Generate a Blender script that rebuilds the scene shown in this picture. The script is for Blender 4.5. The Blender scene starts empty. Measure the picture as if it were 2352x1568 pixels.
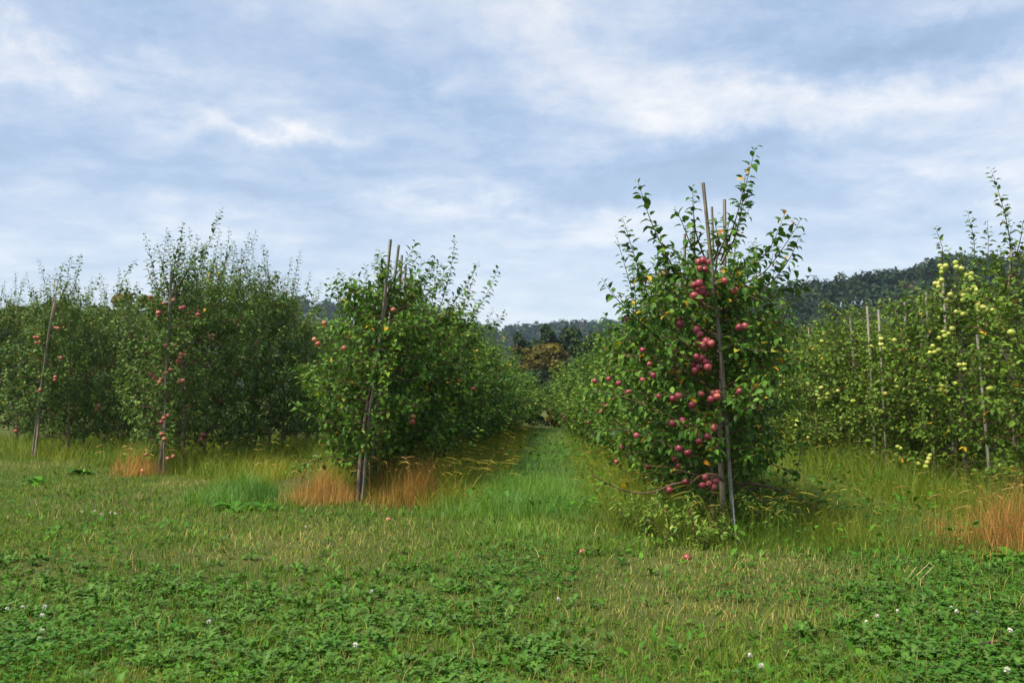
import bpy, math, random
import numpy as np
from mathutils import Vector, Matrix, Euler
R = math.radians
SC = bpy.context.scene
COL = SC.collection

# ------------------------------------------------------------------ camera
FPX = 2287.0                      # focal length in units of a 2352 px wide picture (35 mm lens)
CAM_H = 1.4
PITCH = math.atan(116 / FPX)
YAW = math.atan(96 / FPX * math.cos(PITCH))
cam_d = bpy.data.cameras.new('camera')
cam_d.lens = 35.0; cam_d.sensor_width = 36.0; cam_d.clip_start = 0.1; cam_d.clip_end = 12000
cam = bpy.data.objects.new('camera', cam_d); COL.objects.link(cam)
cam.location = (0, 0, CAM_H); cam.rotation_euler = (math.pi/2 + PITCH, 0, YAW)
SC.camera = cam
cam_d.dof.use_dof = True; cam_d.dof.focus_distance = 9.8; cam_d.dof.aperture_fstop = 4.0
CM = Euler((math.pi/2 + PITCH, 0, YAW)).to_matrix()

# ------------------------------------------------------------------ world, sun, exposure
SUN_EL, SUN_AZ = 60, 230          # azimuth clockwise from +Y: high on the left
SUN_STRENGTH, SUN_ANGLE = 1.5, 18
EXPOSURE = 2.3
SKY_GAIN = 0.228
HAZE_DENSITY = 0.00016
SC.view_settings.view_transform = 'Standard'
SC.view_settings.look = 'None'
SC.view_settings.exposure = EXPOSURE
SC.view_settings.gamma = 1.0
SC.view_settings.use_curve_mapping = False
SC.cycles.max_bounces = 6; SC.cycles.diffuse_bounces = 3; SC.cycles.glossy_bounces = 2
SC.cycles.transmission_bounces = 4; SC.cycles.transparent_max_bounces = 4
SC.cycles.volume_bounces = 0; SC.cycles.volume_max_steps = 64
SC.cycles.use_denoising = True; SC.cycles.denoising_prefilter = 'NONE'
SC.render.film_transparent = False

def pixdir(px, py):
    return CM @ Vector(((px - 1176) / FPX, (784 - py) / FPX, -1.0))

def make_world():
    w = bpy.data.worlds.new('World'); SC.world = w; w.use_nodes = True
    nt = w.node_tree; N = nt.nodes; L = nt.links
    for n in list(N): N.remove(n)
    out = N.new('ShaderNodeOutputWorld'); bg = N.new('ShaderNodeBackground')
    bg.inputs['Strength'].default_value = 0.1
    L.new(bg.outputs[0], out.inputs[0])
    sky = N.new('ShaderNodeTexSky'); sky.sky_type = 'NISHITA'; sky.sun_disc = False
    sky.sun_elevation = R(SUN_EL); sky.sun_rotation = R(SUN_AZ)
    tc = N.new('ShaderNodeTexCoord')
    def math_(op, a, b=None, c=None, clamp=False):
        n = N.new('ShaderNodeMath'); n.operation = op; n.use_clamp = clamp
        for i, v in enumerate((a, b, c)):
            if v is None: continue
            if isinstance(v, (int, float)): n.inputs[i].default_value = v
            else: L.new(v, n.inputs[i])
        return n.outputs[0]
    def vmath(op, a, b=None, s=None):
        n = N.new('ShaderNodeVectorMath'); n.operation = op
        for i, v in enumerate((a, b)):
            if v is None: continue
            if isinstance(v, (tuple, list, Vector)): n.inputs[i].default_value = tuple(v)
            else: L.new(v, n.inputs[i])
        if s is not None:
            n.inputs['Scale'].default_value = s
        return n
    d = tc.outputs['Generated']
    sep = N.new('ShaderNodeSeparateXYZ'); L.new(d, sep.inputs[0])
    zc = math_('MAXIMUM', sep.outputs[2], 0.0)
    zz = math_('ADD', zc, 0.16)
    comb = N.new('ShaderNodeCombineXYZ')
    L.new(math_('DIVIDE', sep.outputs[0], zz), comb.inputs[0])
    L.new(math_('DIVIDE', sep.outputs[1], zz), comb.inputs[1])
    uv = comb.outputs[0]
    def noise(vec, scale, detail, rough, dist=0.0, off=(0, 0, 0)):
        a = vmath('ADD', vec, off)
        n = N.new('ShaderNodeTexNoise'); n.inputs['Scale'].default_value = scale
        n.inputs['Detail'].default_value = detail; n.inputs['Roughness'].default_value = rough
        n.inputs['Distortion'].default_value = dist
        L.new(a.outputs[0], n.inputs['Vector']); return n
    nA = noise(uv, 0.85, 5, 0.55, 0.3, (3.1, 7.7, 0))
    nB = noise(uv, 2.6, 10, 0.60, 0.35, (1.3, 2.2, 5))
    nC = noise(uv, 7.5, 9, 0.62, 0.5, (9.3, 4.2, 2))
    # ragged direction used to place the big banks of cloud
    wob = noise(d, 6.0, 9, 0.62, 0.0)
    wv = vmath('SUBTRACT', wob.outputs['Color'], (0.5, 0.5, 0.5))
    ws = vmath('SCALE', wv.outputs[0], s=0.20)
    dw = vmath('ADD', d, ws.outputs[0]).outputs[0]
    val = math_('MULTIPLY_ADD', math_('SUBTRACT', nA.outputs[0], 0.5), 0.55, 0.42)
    val = math_('MULTIPLY_ADD', math_('SUBTRACT', nB.outputs[0], 0.5), 0.86, val)
    val = math_('MULTIPLY_ADD', math_('SUBTRACT', nC.outputs[0], 0.5), 0.36, val)
    # (px, py, half length, half height, tilt in degrees (positive: right end higher), amount)
    banks = [(1420, 160, 520, 110, -10, .27), (2020, 275, 620, 95, -8, .26), (1230, 60, 120, 90, -45, .16),
             (2060, 95, 560, 95, -4, -.30), (900, 200, 420, 130, -4, -.14), (660, 285, 200, 26, -8, .22),
             (520, 365, 900, 60, -2, -.12), (1080, 470, 430, 40, -8, .20), (470, 425, 560, 34, -2, -.12),
             (200, 120, 380, 60, 4, .10), (80, 100, 160, 50, 0, .16), (1800, 400, 260, 110, 0, -.20),
             (1370, 375, 300, 50, 0, -.10), (2200, 420, 420, 60, -4, .12), (2250, 25, 300, 30, -5, .14), (480, 60, 420, 50, 0, -.08)]
    for px, py, sa, sb, tilt, amp in banks:
        c = pixdir(px, py).normalized()
        right = Vector((c.y, -c.x, 0)).normalized(); up = right.cross(c).normalized()
        t = R(tilt)
        a = right * math.cos(t) + up * math.sin(t); b = up * math.cos(t) - right * math.sin(t)
        v = vmath('SUBTRACT', dw, c).outputs[0]
        qa = math_('MULTIPLY', vmath('DOT_PRODUCT', v, a).outputs['Value'], FPX / sa)
        qb = math_('MULTIPLY', vmath('DOT_PRODUCT', v, b).outputs['Value'], FPX / sb)
        qc = math_('MULTIPLY', vmath('DOT_PRODUCT', v, c).outputs['Value'], 2.0)
        q = math_('ADD', math_('ADD', math_('MULTIPLY', qa, qa), math_('MULTIPLY', qb, qb)), math_('MULTIPLY', qc, qc))
        g = math_('EXPONENT', math_('MULTIPLY', q, -0.9))
        val = math_('MULTIPLY_ADD', g, amp, val)
    cr = N.new('ShaderNodeValToRGB'); L.new(val, cr.inputs[0])
    e = cr.color_ramp.elements
    e[0].position = 0.10; e[0].color = (.27, .37, .54, 1)
    e[1].position = 0.90; e[1].color = (.95, .93, .93, 1)
    for p, c in ((.30, (.33, .45, .66)), (.46, (.45, .55, .73)), (.62, (.62, .68, .79)), (.78, (.82, .83, .87))):
        x = e.new(p); x.color = (*c, 1)
    # pale air towards the horizon
    hz = math_('POWER', math_('SUBTRACT', 1.0, math_('MULTIPLY', zc, 3.2, clamp=True), clamp=True), 2.0)
    mx = N.new('ShaderNodeMix'); mx.data_type = 'RGBA'
    L.new(math_('MULTIPLY', hz, 0.72), mx.inputs[0]); L.new(cr.outputs[0], mx.inputs[6])
    mx.inputs[7].default_value = (.80, .85, .92, 1)
    sc = N.new('ShaderNodeVectorMath'); sc.operation = 'MULTIPLY'; sc.inputs[1].default_value = (10.5 * SKY_GAIN, 10.1 * SKY_GAIN, 9.45 * SKY_GAIN)
    L.new(mx.outputs[2], sc.inputs[0])
    m2 = N.new('ShaderNodeMix'); m2.data_type = 'RGBA'; m2.inputs[0].default_value = 0.93
    L.new(sky.outputs[0], m2.inputs[6]); L.new(sc.outputs[0], m2.inputs[7])
    L.new(m2.outputs[2], bg.inputs['Color'])
make_world()

sun_d = bpy.data.lights.new('sun', 'SUN'); sun_d.energy = SUN_STRENGTH; sun_d.angle = R(SUN_ANGLE)
sun_d.color = (1.0, 0.91, 0.74)
sun = bpy.data.objects.new('sun', sun_d); COL.objects.link(sun)
sv = Vector((math.sin(R(SUN_AZ)) * math.cos(R(SUN_EL)), math.cos(R(SUN_AZ)) * math.cos(R(SUN_EL)), math.sin(R(SUN_EL))))
sun.rotation_euler = sv.to_track_quat('Z', 'Y').to_euler(); sun.location = (-10, -10, 30)

# ------------------------------------------------------------------ helpers
def at(px, py, Y):
    """the point at depth y = Y that shows at (px, py)"""
    d = pixdir(px, py); k = Y / d.y
    return np.array((d.x * k, Y, CAM_H + d.z * k))
def gr(px, py, z=0.0):
    """the ground point that shows at (px, py)"""
    d = pixdir(px, py); k = (z - CAM_H) / d.z
    return np.array((d.x * k, d.y * k, z))

def tag(o, label=None, cat=None, group=None, kind=None):
    if label: o['label'] = label
    if cat: o['category'] = cat
    if group: o['group'] = group
    if kind: o['kind'] = kind
    return o
def empty(name, loc, rz=0.0):
    o = bpy.data.objects.new(name, None); COL.objects.link(o)
    o.location = tuple(loc); o.rotation_euler = (0, 0, rz); o.empty_display_size = 0.2
    return o
def link(name, me, parent=None):
    o = bpy.data.objects.new(name, me); COL.objects.link(o)
    if parent is not None: o.parent = parent
    return o

class MB:
    def __init__(s): s.v = []; s.t = []; s.c = []; s.m = []; s.n = 0
    def add(s, v, t, c=0.5, mi=0):
        v = np.asarray(v, float).reshape(-1, 3); t = np.asarray(t, np.int64).reshape(-1, 3)
        s.v.append(v); s.t.append(t + s.n); s.n += len(v)
        s.c.append(np.full(len(v), c) if np.isscalar(c) else np.asarray(c, float))
        s.m.append(np.full(len(t), mi))
    def mesh(s, name, mats, smooth=True):
        if not isinstance(mats, (list, tuple)): mats = [mats]
        me = bpy.data.meshes.new(name)
        v = np.concatenate(s.v).astype(np.float32); t = np.concatenate(s.t).astype(np.int32)
        me.vertices.add(len(v)); me.vertices.foreach_set('co', v.ravel())
        me.loops.add(t.size); me.loops.foreach_set('vertex_index', t.ravel())
        me.polygons.add(len(t)); me.polygons.foreach_set('loop_start', np.arange(0, t.size, 3, dtype=np.int32))
        me.polygons.foreach_set('use_smooth', np.full(len(t), smooth, bool))
        me.polygons.foreach_set('material_index', np.concatenate(s.m).astype(np.int32))
        for m in mats: me.materials.append(m)
        a = me.attributes.new('tint', 'FLOAT', 'POINT')
        a.data.foreach_set('value', np.concatenate(s.c).astype(np.float32))
        me.update(calc_edges=True)
        return me
    def build(s, name, mats, parent=None, smooth=True):
        return link(name, s.mesh(name, mats, smooth), parent)

def norm(a):
    return a / np.maximum(np.linalg.norm(a, axis=-1, keepdims=True), 1e-9)

def tube(pts, rad, sides=5, cap=True):
    pts = np.asarray(pts, float); n = len(pts)
    rad = np.full(n, rad) if np.isscalar(rad) else np.asarray(rad, float)
    tan = norm(np.gradient(pts, axis=0))
    ref = np.array((0.0, 0, 1)) if abs(tan[0][2]) < .9 else np.array((1.0, 0, 0))
    u = norm(np.cross(tan, ref)); w = np.cross(tan, u)
    a = np.linspace(0, 2 * math.pi, sides, endpoint=False)
    ring = u[:, None, :] * np.cos(a)[None, :, None] + w[:, None, :] * np.sin(a)[None, :, None]
    v = (pts[:, None, :] + ring * rad[:, None, None]).reshape(-1, 3)
    i = np.arange(n - 1)[:, None] * sides; j = np.arange(sides)[None, :]; k = (j + 1) % sides
    A, B, C, D = i + j, i + k, i + sides + k, i + sides + j
    t = np.concatenate([np.stack([A, B, C], -1).reshape(-1, 3), np.stack([A, C, D], -1).reshape(-1, 3)])
    if cap:
        v = np.concatenate([v, pts[-1:] + tan[-1:] * rad[-1] * .3])
        tip = n * sides; base = (n - 1) * sides
        t = np.concatenate([t, np.stack([base + j[0], base + k[0], np.full(sides, tip)], -1)])
    return v, t

def resample(pts, n):
    pts = np.asarray(pts, float)
    if len(pts) > 2:                                   # Catmull-Rom through the points
        P = np.vstack([2 * pts[0] - pts[1], pts, 2 * pts[-1] - pts[-2]])
        out = []
        for i in range(1, len(P) - 2):
            t = np.linspace(0, 1, 9)[:-1, None]
            a, b, c, d = P[i - 1], P[i], P[i + 1], P[i + 2]
            out.append(.5 * (2 * b + (c - a) * t + (2 * a - 5 * b + 4 * c - d) * t ** 2 + (3 * b - a - 3 * c + d) * t ** 3))
        pts = np.vstack(out + [P[-2:-1]])
    s = np.concatenate([[0], np.cumsum(np.linalg.norm(np.diff(pts, axis=0), axis=1))])
    q = np.linspace(0, s[-1], n)
    return np.stack([np.interp(q, s, pts[:, k]) for k in range(3)], 1)

def vnoise(x, y, scale, seed):
    g = np.random.default_rng(seed).random((64, 64))
    x = np.asarray(x) / scale + 1000; y = np.asarray(y) / scale + 1000
    xi = np.floor(x).astype(int); yi = np.floor(y).astype(int)
    fx = x - xi; fy = y - yi; fx = fx * fx * (3 - 2 * fx); fy = fy * fy * (3 - 2 * fy)
    a = g[xi % 64, yi % 64]; b = g[(xi + 1) % 64, yi % 64]; c = g[xi % 64, (yi + 1) % 64]; d = g[(xi + 1) % 64, (yi + 1) % 64]
    return (a * (1 - fx) + b * fx) * (1 - fy) + (c * (1 - fx) + d * fx) * fy

# leaf template: base, two rows of left / middle / right, tip
LT = np.array([(0, 3, 2), (0, 2, 1), (1, 2, 5), (1, 5, 4), (2, 3, 6), (2, 6, 5), (4, 5, 7), (5, 6, 7)])
def leaf_verts(pos, d, n, size, width=0.56, fold=0.35, curl=0.3):
    N = len(pos)
    d = norm(d); x = norm(np.cross(d, n)); n = np.cross(x, d)
    size = np.broadcast_to(np.asarray(size, float), (N,)); curl = np.broadcast_to(np.asarray(curl, float), (N,))
    width = np.broadcast_to(np.asarray(width, float), (N,)); fold = np.broadcast_to(np.asarray(fold, float), (N,))
    yy = np.array((0, .30, .30, .30, .68, .68, .68, 1.0)); hx = np.array((0, -.5, 0, .5, -.42, 0, .42, 0))
    X = hx[None] * width[:, None]
    Z = np.abs(X) * fold[:, None] - curl[:, None] * (yy ** 2)[None]
    Y = yy[None] * (1 - .35 * np.abs(curl[:, None]) * yy[None])
    s = size[:, None, None]
    return (pos[:, None] + s * (X[..., None] * x[:, None] + Y[..., None] * d[:, None] + Z[..., None] * n[:, None]))
def add_leaves(mb, pos, d, n, size, tint, mi=0, **kw):
    if len(pos) == 0: return
    v = leaf_verts(pos, d, n, size, **kw); N = len(v)
    t = (LT[None] + (np.arange(N) * 8)[:, None, None]).reshape(-1, 3)
    mb.add(v.reshape(-1, 3), t, np.repeat(tint, 8), mi)

# ------------------------------------------------------------------ materials
def base_mat(name):
    m = bpy.data.materials.new(name); m.use_nodes = True
    nt = m.node_tree
    return m, nt, nt.nodes, nt.links, nt.nodes['Principled BSDF']
def ramp(N, stops):
    r = N.new('ShaderNodeValToRGB'); e = r.color_ramp.elements
    e[0].position, e[0].color = stops[0][0], (*stops[0][1], 1)
    e[1].position, e[1].color = stops[-1][0], (*stops[-1][1], 1)
    for p, c in stops[1:-1]:
        x = e.new(p); x.color = (*c, 1)
    return r
def leaf_mat(name, stops, rough=.5, trans=.25, under=(.11, .16, .06), under_mix=.45, spec=.18, noise=0.0, noise_scale=60):
    m, nt, N, L, P = base_mat(name)
    at_ = N.new('ShaderNodeAttribute'); at_.attribute_name = 'tint'
    r = ramp(N, stops)
    if noise:
        tc = N.new('ShaderNodeTexCoord'); nz = N.new('ShaderNodeTexNoise'); nz.inputs['Scale'].default_value = noise_scale
        L.new(tc.outputs['Object'], nz.inputs['Vector'])
        ma = N.new('ShaderNodeMath'); ma.operation = 'MULTIPLY_ADD'; ma.inputs[1].default_value = noise
        sb = N.new('ShaderNodeMath'); sb.operation = 'SUBTRACT'; sb.inputs[1].default_value = .5
        L.new(nz.outputs[0], sb.inputs[0]); L.new(sb.outputs[0], ma.inputs[0]); L.new(at_.outputs['Fac'], ma.inputs[2])
        L.new(ma.outputs[0], r.inputs[0])
    else:
        L.new(at_.outputs['Fac'], r.inputs[0])
    g = N.new('ShaderNodeNewGeometry')
    mb_ = N.new('ShaderNodeMath'); mb_.operation = 'MULTIPLY'; mb_.inputs[1].default_value = under_mix
    L.new(g.outputs['Backfacing'], mb_.inputs[0])
    mx = N.new('ShaderNodeMix'); mx.data_type = 'RGBA'
    L.new(mb_.outputs[0], mx.inputs[0]); L.new(r.outputs[0], mx.inputs[6]); mx.inputs[7].default_value = (*under, 1)
    L.new(mx.outputs[2], P.inputs['Base Color'])
    P.inputs['Roughness'].default_value = rough; P.inputs['Specular IOR Level'].default_value = spec
    tr = N.new('ShaderNodeBsdfTranslucent')
    tm = N.new('ShaderNodeMix'); tm.data_type = 'RGBA'; tm.blend_type = 'MULTIPLY'; tm.inputs[0].default_value = 1
    L.new(r.outputs[0], tm.inputs[6]); tm.inputs[7].default_value = (1.0, 1.0, .6, 1)
    L.new(tm.outputs[2], tr.inputs[0])
    ms = N.new('ShaderNodeMixShader'); ms.inputs[0].default_value = trans
    L.new(P.outputs[0], ms.inputs[1]); L.new(tr.outputs[0], ms.inputs[2])
    L.new(ms.outputs[0], N['Material Output'].inputs[0])
    return m
def noise_mat(name, stops, scale, rough=.8, stretch=(1, 1, 1), detail=5, bump=0.0, bscale=None, spec=.3):
    m, nt, N, L, P = base_mat(name)
    tc = N.new('ShaderNodeTexCoord'); mp = N.new('ShaderNodeMapping'); mp.inputs['Scale'].default_value = stretch
    L.new(tc.outputs['Object'], mp.inputs[0])
    nz = N.new('ShaderNodeTexNoise'); nz.inputs['Scale'].default_value = scale; nz.inputs['Detail'].default_value = detail
    nz.inputs['Roughness'].default_value = .62
    L.new(mp.outputs[0], nz.inputs['Vector'])
    r = ramp(N, stops); L.new(nz.outputs[0], r.inputs[0]); L.new(r.outputs[0], P.inputs['Base Color'])
    P.inputs['Roughness'].default_value = rough; P.inputs['Specular IOR Level'].default_value = spec
    if bump:
        b = N.new('ShaderNodeBump'); b.inputs['Strength'].default_value = bump; b.inputs['Distance'].default_value = .01
        L.new(nz.outputs[0], b.inputs['Height']); L.new(b.outputs[0], P.inputs['Normal'])
    return m

YEL = [(.935, (.30, .30, .03)), (.95, (.55, .36, .02)), (.975, (.68, .42, .03)), (.99, (.60, .26, .02)), (1.0, (.35, .12, .02))]
LEAF_DARK = leaf_mat('apple_leaf', [(0, (0.029, 0.078, 0.013)), (0.35, (0.056, 0.140, 0.018)), (0.65, (0.098, 0.210, 0.022)), (0.85, (0.176, 0.294, 0.035)), (0.92, (0.305, 0.406, 0.041))] + YEL)
LEAF_GREY = leaf_mat('grey_green_leaf', [(0, (0.038, 0.080, 0.017)), (0.4, (0.071, 0.146, 0.025)), (0.7, (0.116, 0.215, 0.036)), (0.9, (0.204, 0.308, 0.054))] + YEL, rough=.48, spec=.22, under=(.11, .16, .065))
LEAF_YG = leaf_mat('yellow_green_leaf', [(0, (0.037, 0.079, 0.009)), (0.35, (0.073, 0.148, 0.014)), (0.65, (0.124, 0.222, 0.022)), (0.85, (0.198, 0.306, 0.045)), (0.92, (0.248, 0.348, 0.052))] + YEL, under=(.18, .23, .08))
BARK = noise_mat('apple_bark', [(0.25, (0.091, 0.065, 0.046)), (0.45, (0.208, 0.156, 0.111)), (0.62, (0.351, 0.273, 0.195)), (0.8, (0.520, 0.442, 0.338))], 14, .85, (1, 1, .45), 6, .6)
TWIG = noise_mat('twig_bark', [(.3, (.05, .028, .018)), (.6, (.13, .075, .045)), (.85, (.22, .15, .10))], 30, .7, (1, 1, .3), 3, .2)
STAKE = noise_mat('weathered_wood', [(.25, (.05, .04, .03)), (.42, (.15, .125, .095)), (.58, (.27, .24, .19)), (.8, (.42, .39, .33))], 9, .85, (4, 4, .25), 7, .5)
STAKE_PALE = noise_mat('bleached_wood', [(.25, (.14, .12, .10)), (.45, (.32, .29, .24)), (.65, (.48, .45, .39)), (.85, (.58, .56, .50))], 9, .85, (4, 4, .25), 7, .5)

def apple_mat(name, stops, dots):
    m, nt, N, L, P = base_mat(name)
    tc = N.new('ShaderNodeTexCoord'); mp = N.new('ShaderNodeMapping'); mp.inputs['Scale'].default_value = (1, 1, .28)
    L.new(tc.outputs['Object'], mp.inputs[0])
    oi = N.new('ShaderNodeObjectInfo')
    nz = N.new('ShaderNodeTexNoise'); nz.noise_dimensions = '4D'; nz.inputs['Scale'].default_value = 26; nz.inputs['Detail'].default_value = 4
    mw = N.new('ShaderNodeMath'); mw.operation = 'MULTIPLY'; mw.inputs[1].default_value = 20
    L.new(oi.outputs['Random'], mw.inputs[0]); L.new(mw.outputs[0], nz.inputs['W']); L.new(mp.outputs[0], nz.inputs['Vector'])
    ad = N.new('ShaderNodeMath'); ad.operation = 'MULTIPLY_ADD'; ad.inputs[1].default_value = .45
    of = N.new('ShaderNodeMath'); of.operation = 'SUBTRACT'; of.inputs[1].default_value = .5
    L.new(oi.outputs['Random'], of.inputs[0]); L.new(of.outputs[0], ad.inputs[0]); L.new(nz.outputs[0], ad.inputs[2])
    r = ramp(N, stops); L.new(ad.outputs[0], r.inputs[0])
    vo = N.new('ShaderNodeTexVoronoi'); vo.inputs['Scale'].default_value = 170; L.new(tc.outputs['Object'], vo.inputs['Vector'])
    lt = N.new('ShaderNodeMath'); lt.operation = 'LESS_THAN'; lt.inputs[1].default_value = .13; L.new(vo.outputs['Distance'], lt.inputs[0])
    sm = N.new('ShaderNodeMath'); sm.operation = 'MULTIPLY'; sm.inputs[1].default_value = .5; L.new(lt.outputs[0], sm.inputs[0])
    mx = N.new('ShaderNodeMix'); mx.data_type = 'RGBA'; L.new(sm.outputs[0], mx.inputs[0]); L.new(r.outputs[0], mx.inputs[6]); mx.inputs[7].default_value = (*dots, 1)
    L.new(mx.outputs[2], P.inputs['Base Color'])
    P.inputs['Roughness'].default_value = .42; P.inputs['Specular IOR Level'].default_value = .5
    return m
AP_RED = apple_mat('dark_red_apple_skin', [(0.1, (0.079, 0.011, 0.020)), (0.4, (0.193, 0.021, 0.040)), (0.62, (0.306, 0.050, 0.070)), (0.9, (0.432, 0.143, 0.083))], (.25, .12, .10))
AP_PINK = apple_mat('pink_apple_skin', [(0.1, (0.209, 0.024, 0.028)), (0.45, (0.341, 0.067, 0.059)), (0.65, (0.418, 0.142, 0.085)), (0.9, (0.493, 0.285, 0.124))], (.7, .45, .3))
AP_YEL = apple_mat('yellow_green_apple_skin', [(0.1, (0.230, 0.306, 0.036)), (0.45, (0.357, 0.408, 0.065)), (0.7, (0.468, 0.468, 0.101)), (0.95, (0.561, 0.442, 0.116))], (.5, .45, .2))

def apple_mesh(name, mat, r=.037, seed=0):
    rg = np.random.default_rng(seed); seg = 14
    prof = [(0.02, -.80), (.22, -.86), (.45, -.88), (.70, -.70), (.92, -.30), (1.0, .08), (.95, .42), (.76, .72), (.50, .86), (.28, .82), (.10, .66), (.01, .60)]
    a = np.linspace(0, 2 * math.pi, seg, endpoint=False); rings = []
    for i, (q, z) in enumerate(prof):
        w = 1 + .035 * np.cos(5 * a) * (1 if z < 0 else .3) + .02 * np.cos(a + seed)
        rings.append(np.stack([q * np.cos(a) * w, q * np.sin(a) * w, np.full(seg, z)], 1))
    v = np.concatenate(rings) * r; n = len(prof)
    i = np.arange(n - 1)[:, None] * seg; j = np.arange(seg)[None]; k = (j + 1) % seg
    t = np.concatenate([np.stack([i + j, i + k, i + seg + k], -1).reshape(-1, 3), np.stack([i + j, i + seg + k, i + seg + j], -1).reshape(-1, 3)])
    mb = MB(); mb.add(v, t)
    sv_, st = tube(np.array([(0, 0, .58), (.05, .02, .95), (.16, .05, 1.35)]) * r, .0022, 4)
    mb.add(sv_, st, .5, 1)
    return mb.mesh(name, [mat, TWIG])
APPLE = {'red': [apple_mesh('apple', AP_RED, .0355, s) for s in (1, 2, 3)],
         'pink': [apple_mesh('apple', AP_PINK, .036, s) for s in (4, 5, 6)],
         'yellow': [apple_mesh('apple', AP_YEL, .037, s) for s in (7, 8, 9)]}
prng = random.Random(77)
def hang_apple(parent, local, kind, scale=1.0, name='apple'):
    o = link(name, prng.choice(APPLE[kind]), parent)
    o.location = tuple(local); o.rotation_euler = (prng.gauss(0, .35), prng.gauss(0, .35), prng.uniform(0, 6.28))
    s = scale * prng.uniform(.86, 1.1); o.scale = (s, s, s * prng.uniform(.92, 1.02))
    return o

# ------------------------------------------------------------------ the ground
def headland(x):
    """where the mown headland gives way to the rows"""
    return np.where(x < 1.65, 10.75 - .87 * x, 9.31 - .27 * (x - 1.65)) - .5 * np.exp(-((x - 1.35) / .85) ** 2)
def relief(x, y):
    return (vnoise(x, y, 1.7, 5) - .5) * .05 + (vnoise(x, y, .5, 6) - .5) * .02

def ground_mat():
    m, nt, N, L, P = base_mat('field_soil')
    tc = N.new('ShaderNodeTexCoord')
    n1 = N.new('ShaderNodeTexNoise'); n1.inputs['Scale'].default_value = 1.4; n1.inputs['Detail'].default_value = 6
    n2 = N.new('ShaderNodeTexNoise'); n2.inputs['Scale'].default_value = 30; n2.inputs['Detail'].default_value = 8; n2.inputs['Roughness'].default_value = .7
    for n in (n1, n2): L.new(tc.outputs['Object'], n.inputs['Vector'])
    ad = N.new('ShaderNodeMath'); ad.operation = 'ADD'; L.new(n1.outputs[0], ad.inputs[0]); L.new(n2.outputs[0], ad.inputs[1])
    ha = N.new('ShaderNodeMath'); ha.operation = 'MULTIPLY'; ha.inputs[1].default_value = .5; L.new(ad.outputs[0], ha.inputs[0])
    r = ramp(N, [(.30, (.045, .045, .018)), (.45, (.065, .085, .022)), (.55, (.085, .10, .028)), (.68, (.14, .12, .05))])
    L.new(ha.outputs[0], r.inputs[0]); L.new(r.outputs[0], P.inputs['Base Color'])
    P.inputs['Roughness'].default_value = .95; P.inputs['Specular IOR Level'].default_value = .1
    b = N.new('ShaderNodeBump'); b.inputs['Strength'].default_value = .8; b.inputs['Distance'].default_value = .04
    L.new(n2.outputs[0], b.inputs['Height']); L.new(b.outputs[0], P.inputs['Normal'])
    return m
GROUND = ground_mat()
def make_ground():
    xs = np.concatenate([[-4000, -1200, -400, -150, -70, -40], np.linspace(-26, 20, 116), [34, 60, 150, 400, 1200, 4000]])
    ys = np.concatenate([[-3000, -500, -100, -20], np.linspace(0, 44, 112), [60, 90, 150, 300, 700, 1500, 5000]])
    X, Y = np.meshgrid(xs, ys, indexing='ij')
    near = (np.abs(X) < 30) & (Y >= 0) & (Y < 45)
    Z = np.where(near, relief(X, Y) - .0, 0)
    nx, ny = X.shape
    i = np.arange(nx - 1)[:, None] * ny; j = np.arange(ny - 1)[None]
    a, b, c, d = i + j, i + ny + j, i + ny + j + 1, i + j + 1
    t = np.concatenate([np.stack([a, b, c], -1).reshape(-1, 3), np.stack([a, c, d], -1).reshape(-1, 3)])
    mb = MB(); mb.add(np.stack([X, Y, Z], -1), t)
    o = mb.build('ground', GROUND)
    tag(o, 'grassy ground of the orchard and the mown headland in front of the rows', 'ground', kind='structure')
make_ground()

# ------------------------------------------------------------------ hills
def cards(mb, centre, rad, n, size, rg, tint, flat=.9, up=.35):
    """n small bent leaf-clump faces through the outer shell of an ellipsoid"""
    d = norm(rg.normal(size=(n, 3))); d[:, 2] = np.where(d[:, 2] < -.35, -d[:, 2], d[:, 2])
    rr = rg.uniform(.72, 1.05, n)[:, None]
    pos = centre + d * rr * rad
    nn = norm(d + rg.normal(size=(n, 3)) * .55 + np.array((0, 0, up)))
    t1 = norm(np.cross(nn, rg.normal(size=(n, 3)))); t2 = np.cross(nn, t1)
    s = size * rg.uniform(.6, 1.3, n)[:, None]
    v = np.stack([pos - t1 * s, pos + t2 * s * .7 + nn * s * .15, pos + t1 * s, pos - t2 * s * .7 + nn * s * .15], 1)
    k = (np.arange(n) * 4)[:, None]
    t = np.concatenate([k + np.array((0, 3, 1)), k + np.array((1, 3, 2))])
    mb.add(v.reshape(-1, 3), t, np.repeat(np.clip(tint + rg.normal(0, .10, n), 0, 1), 4))

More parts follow.
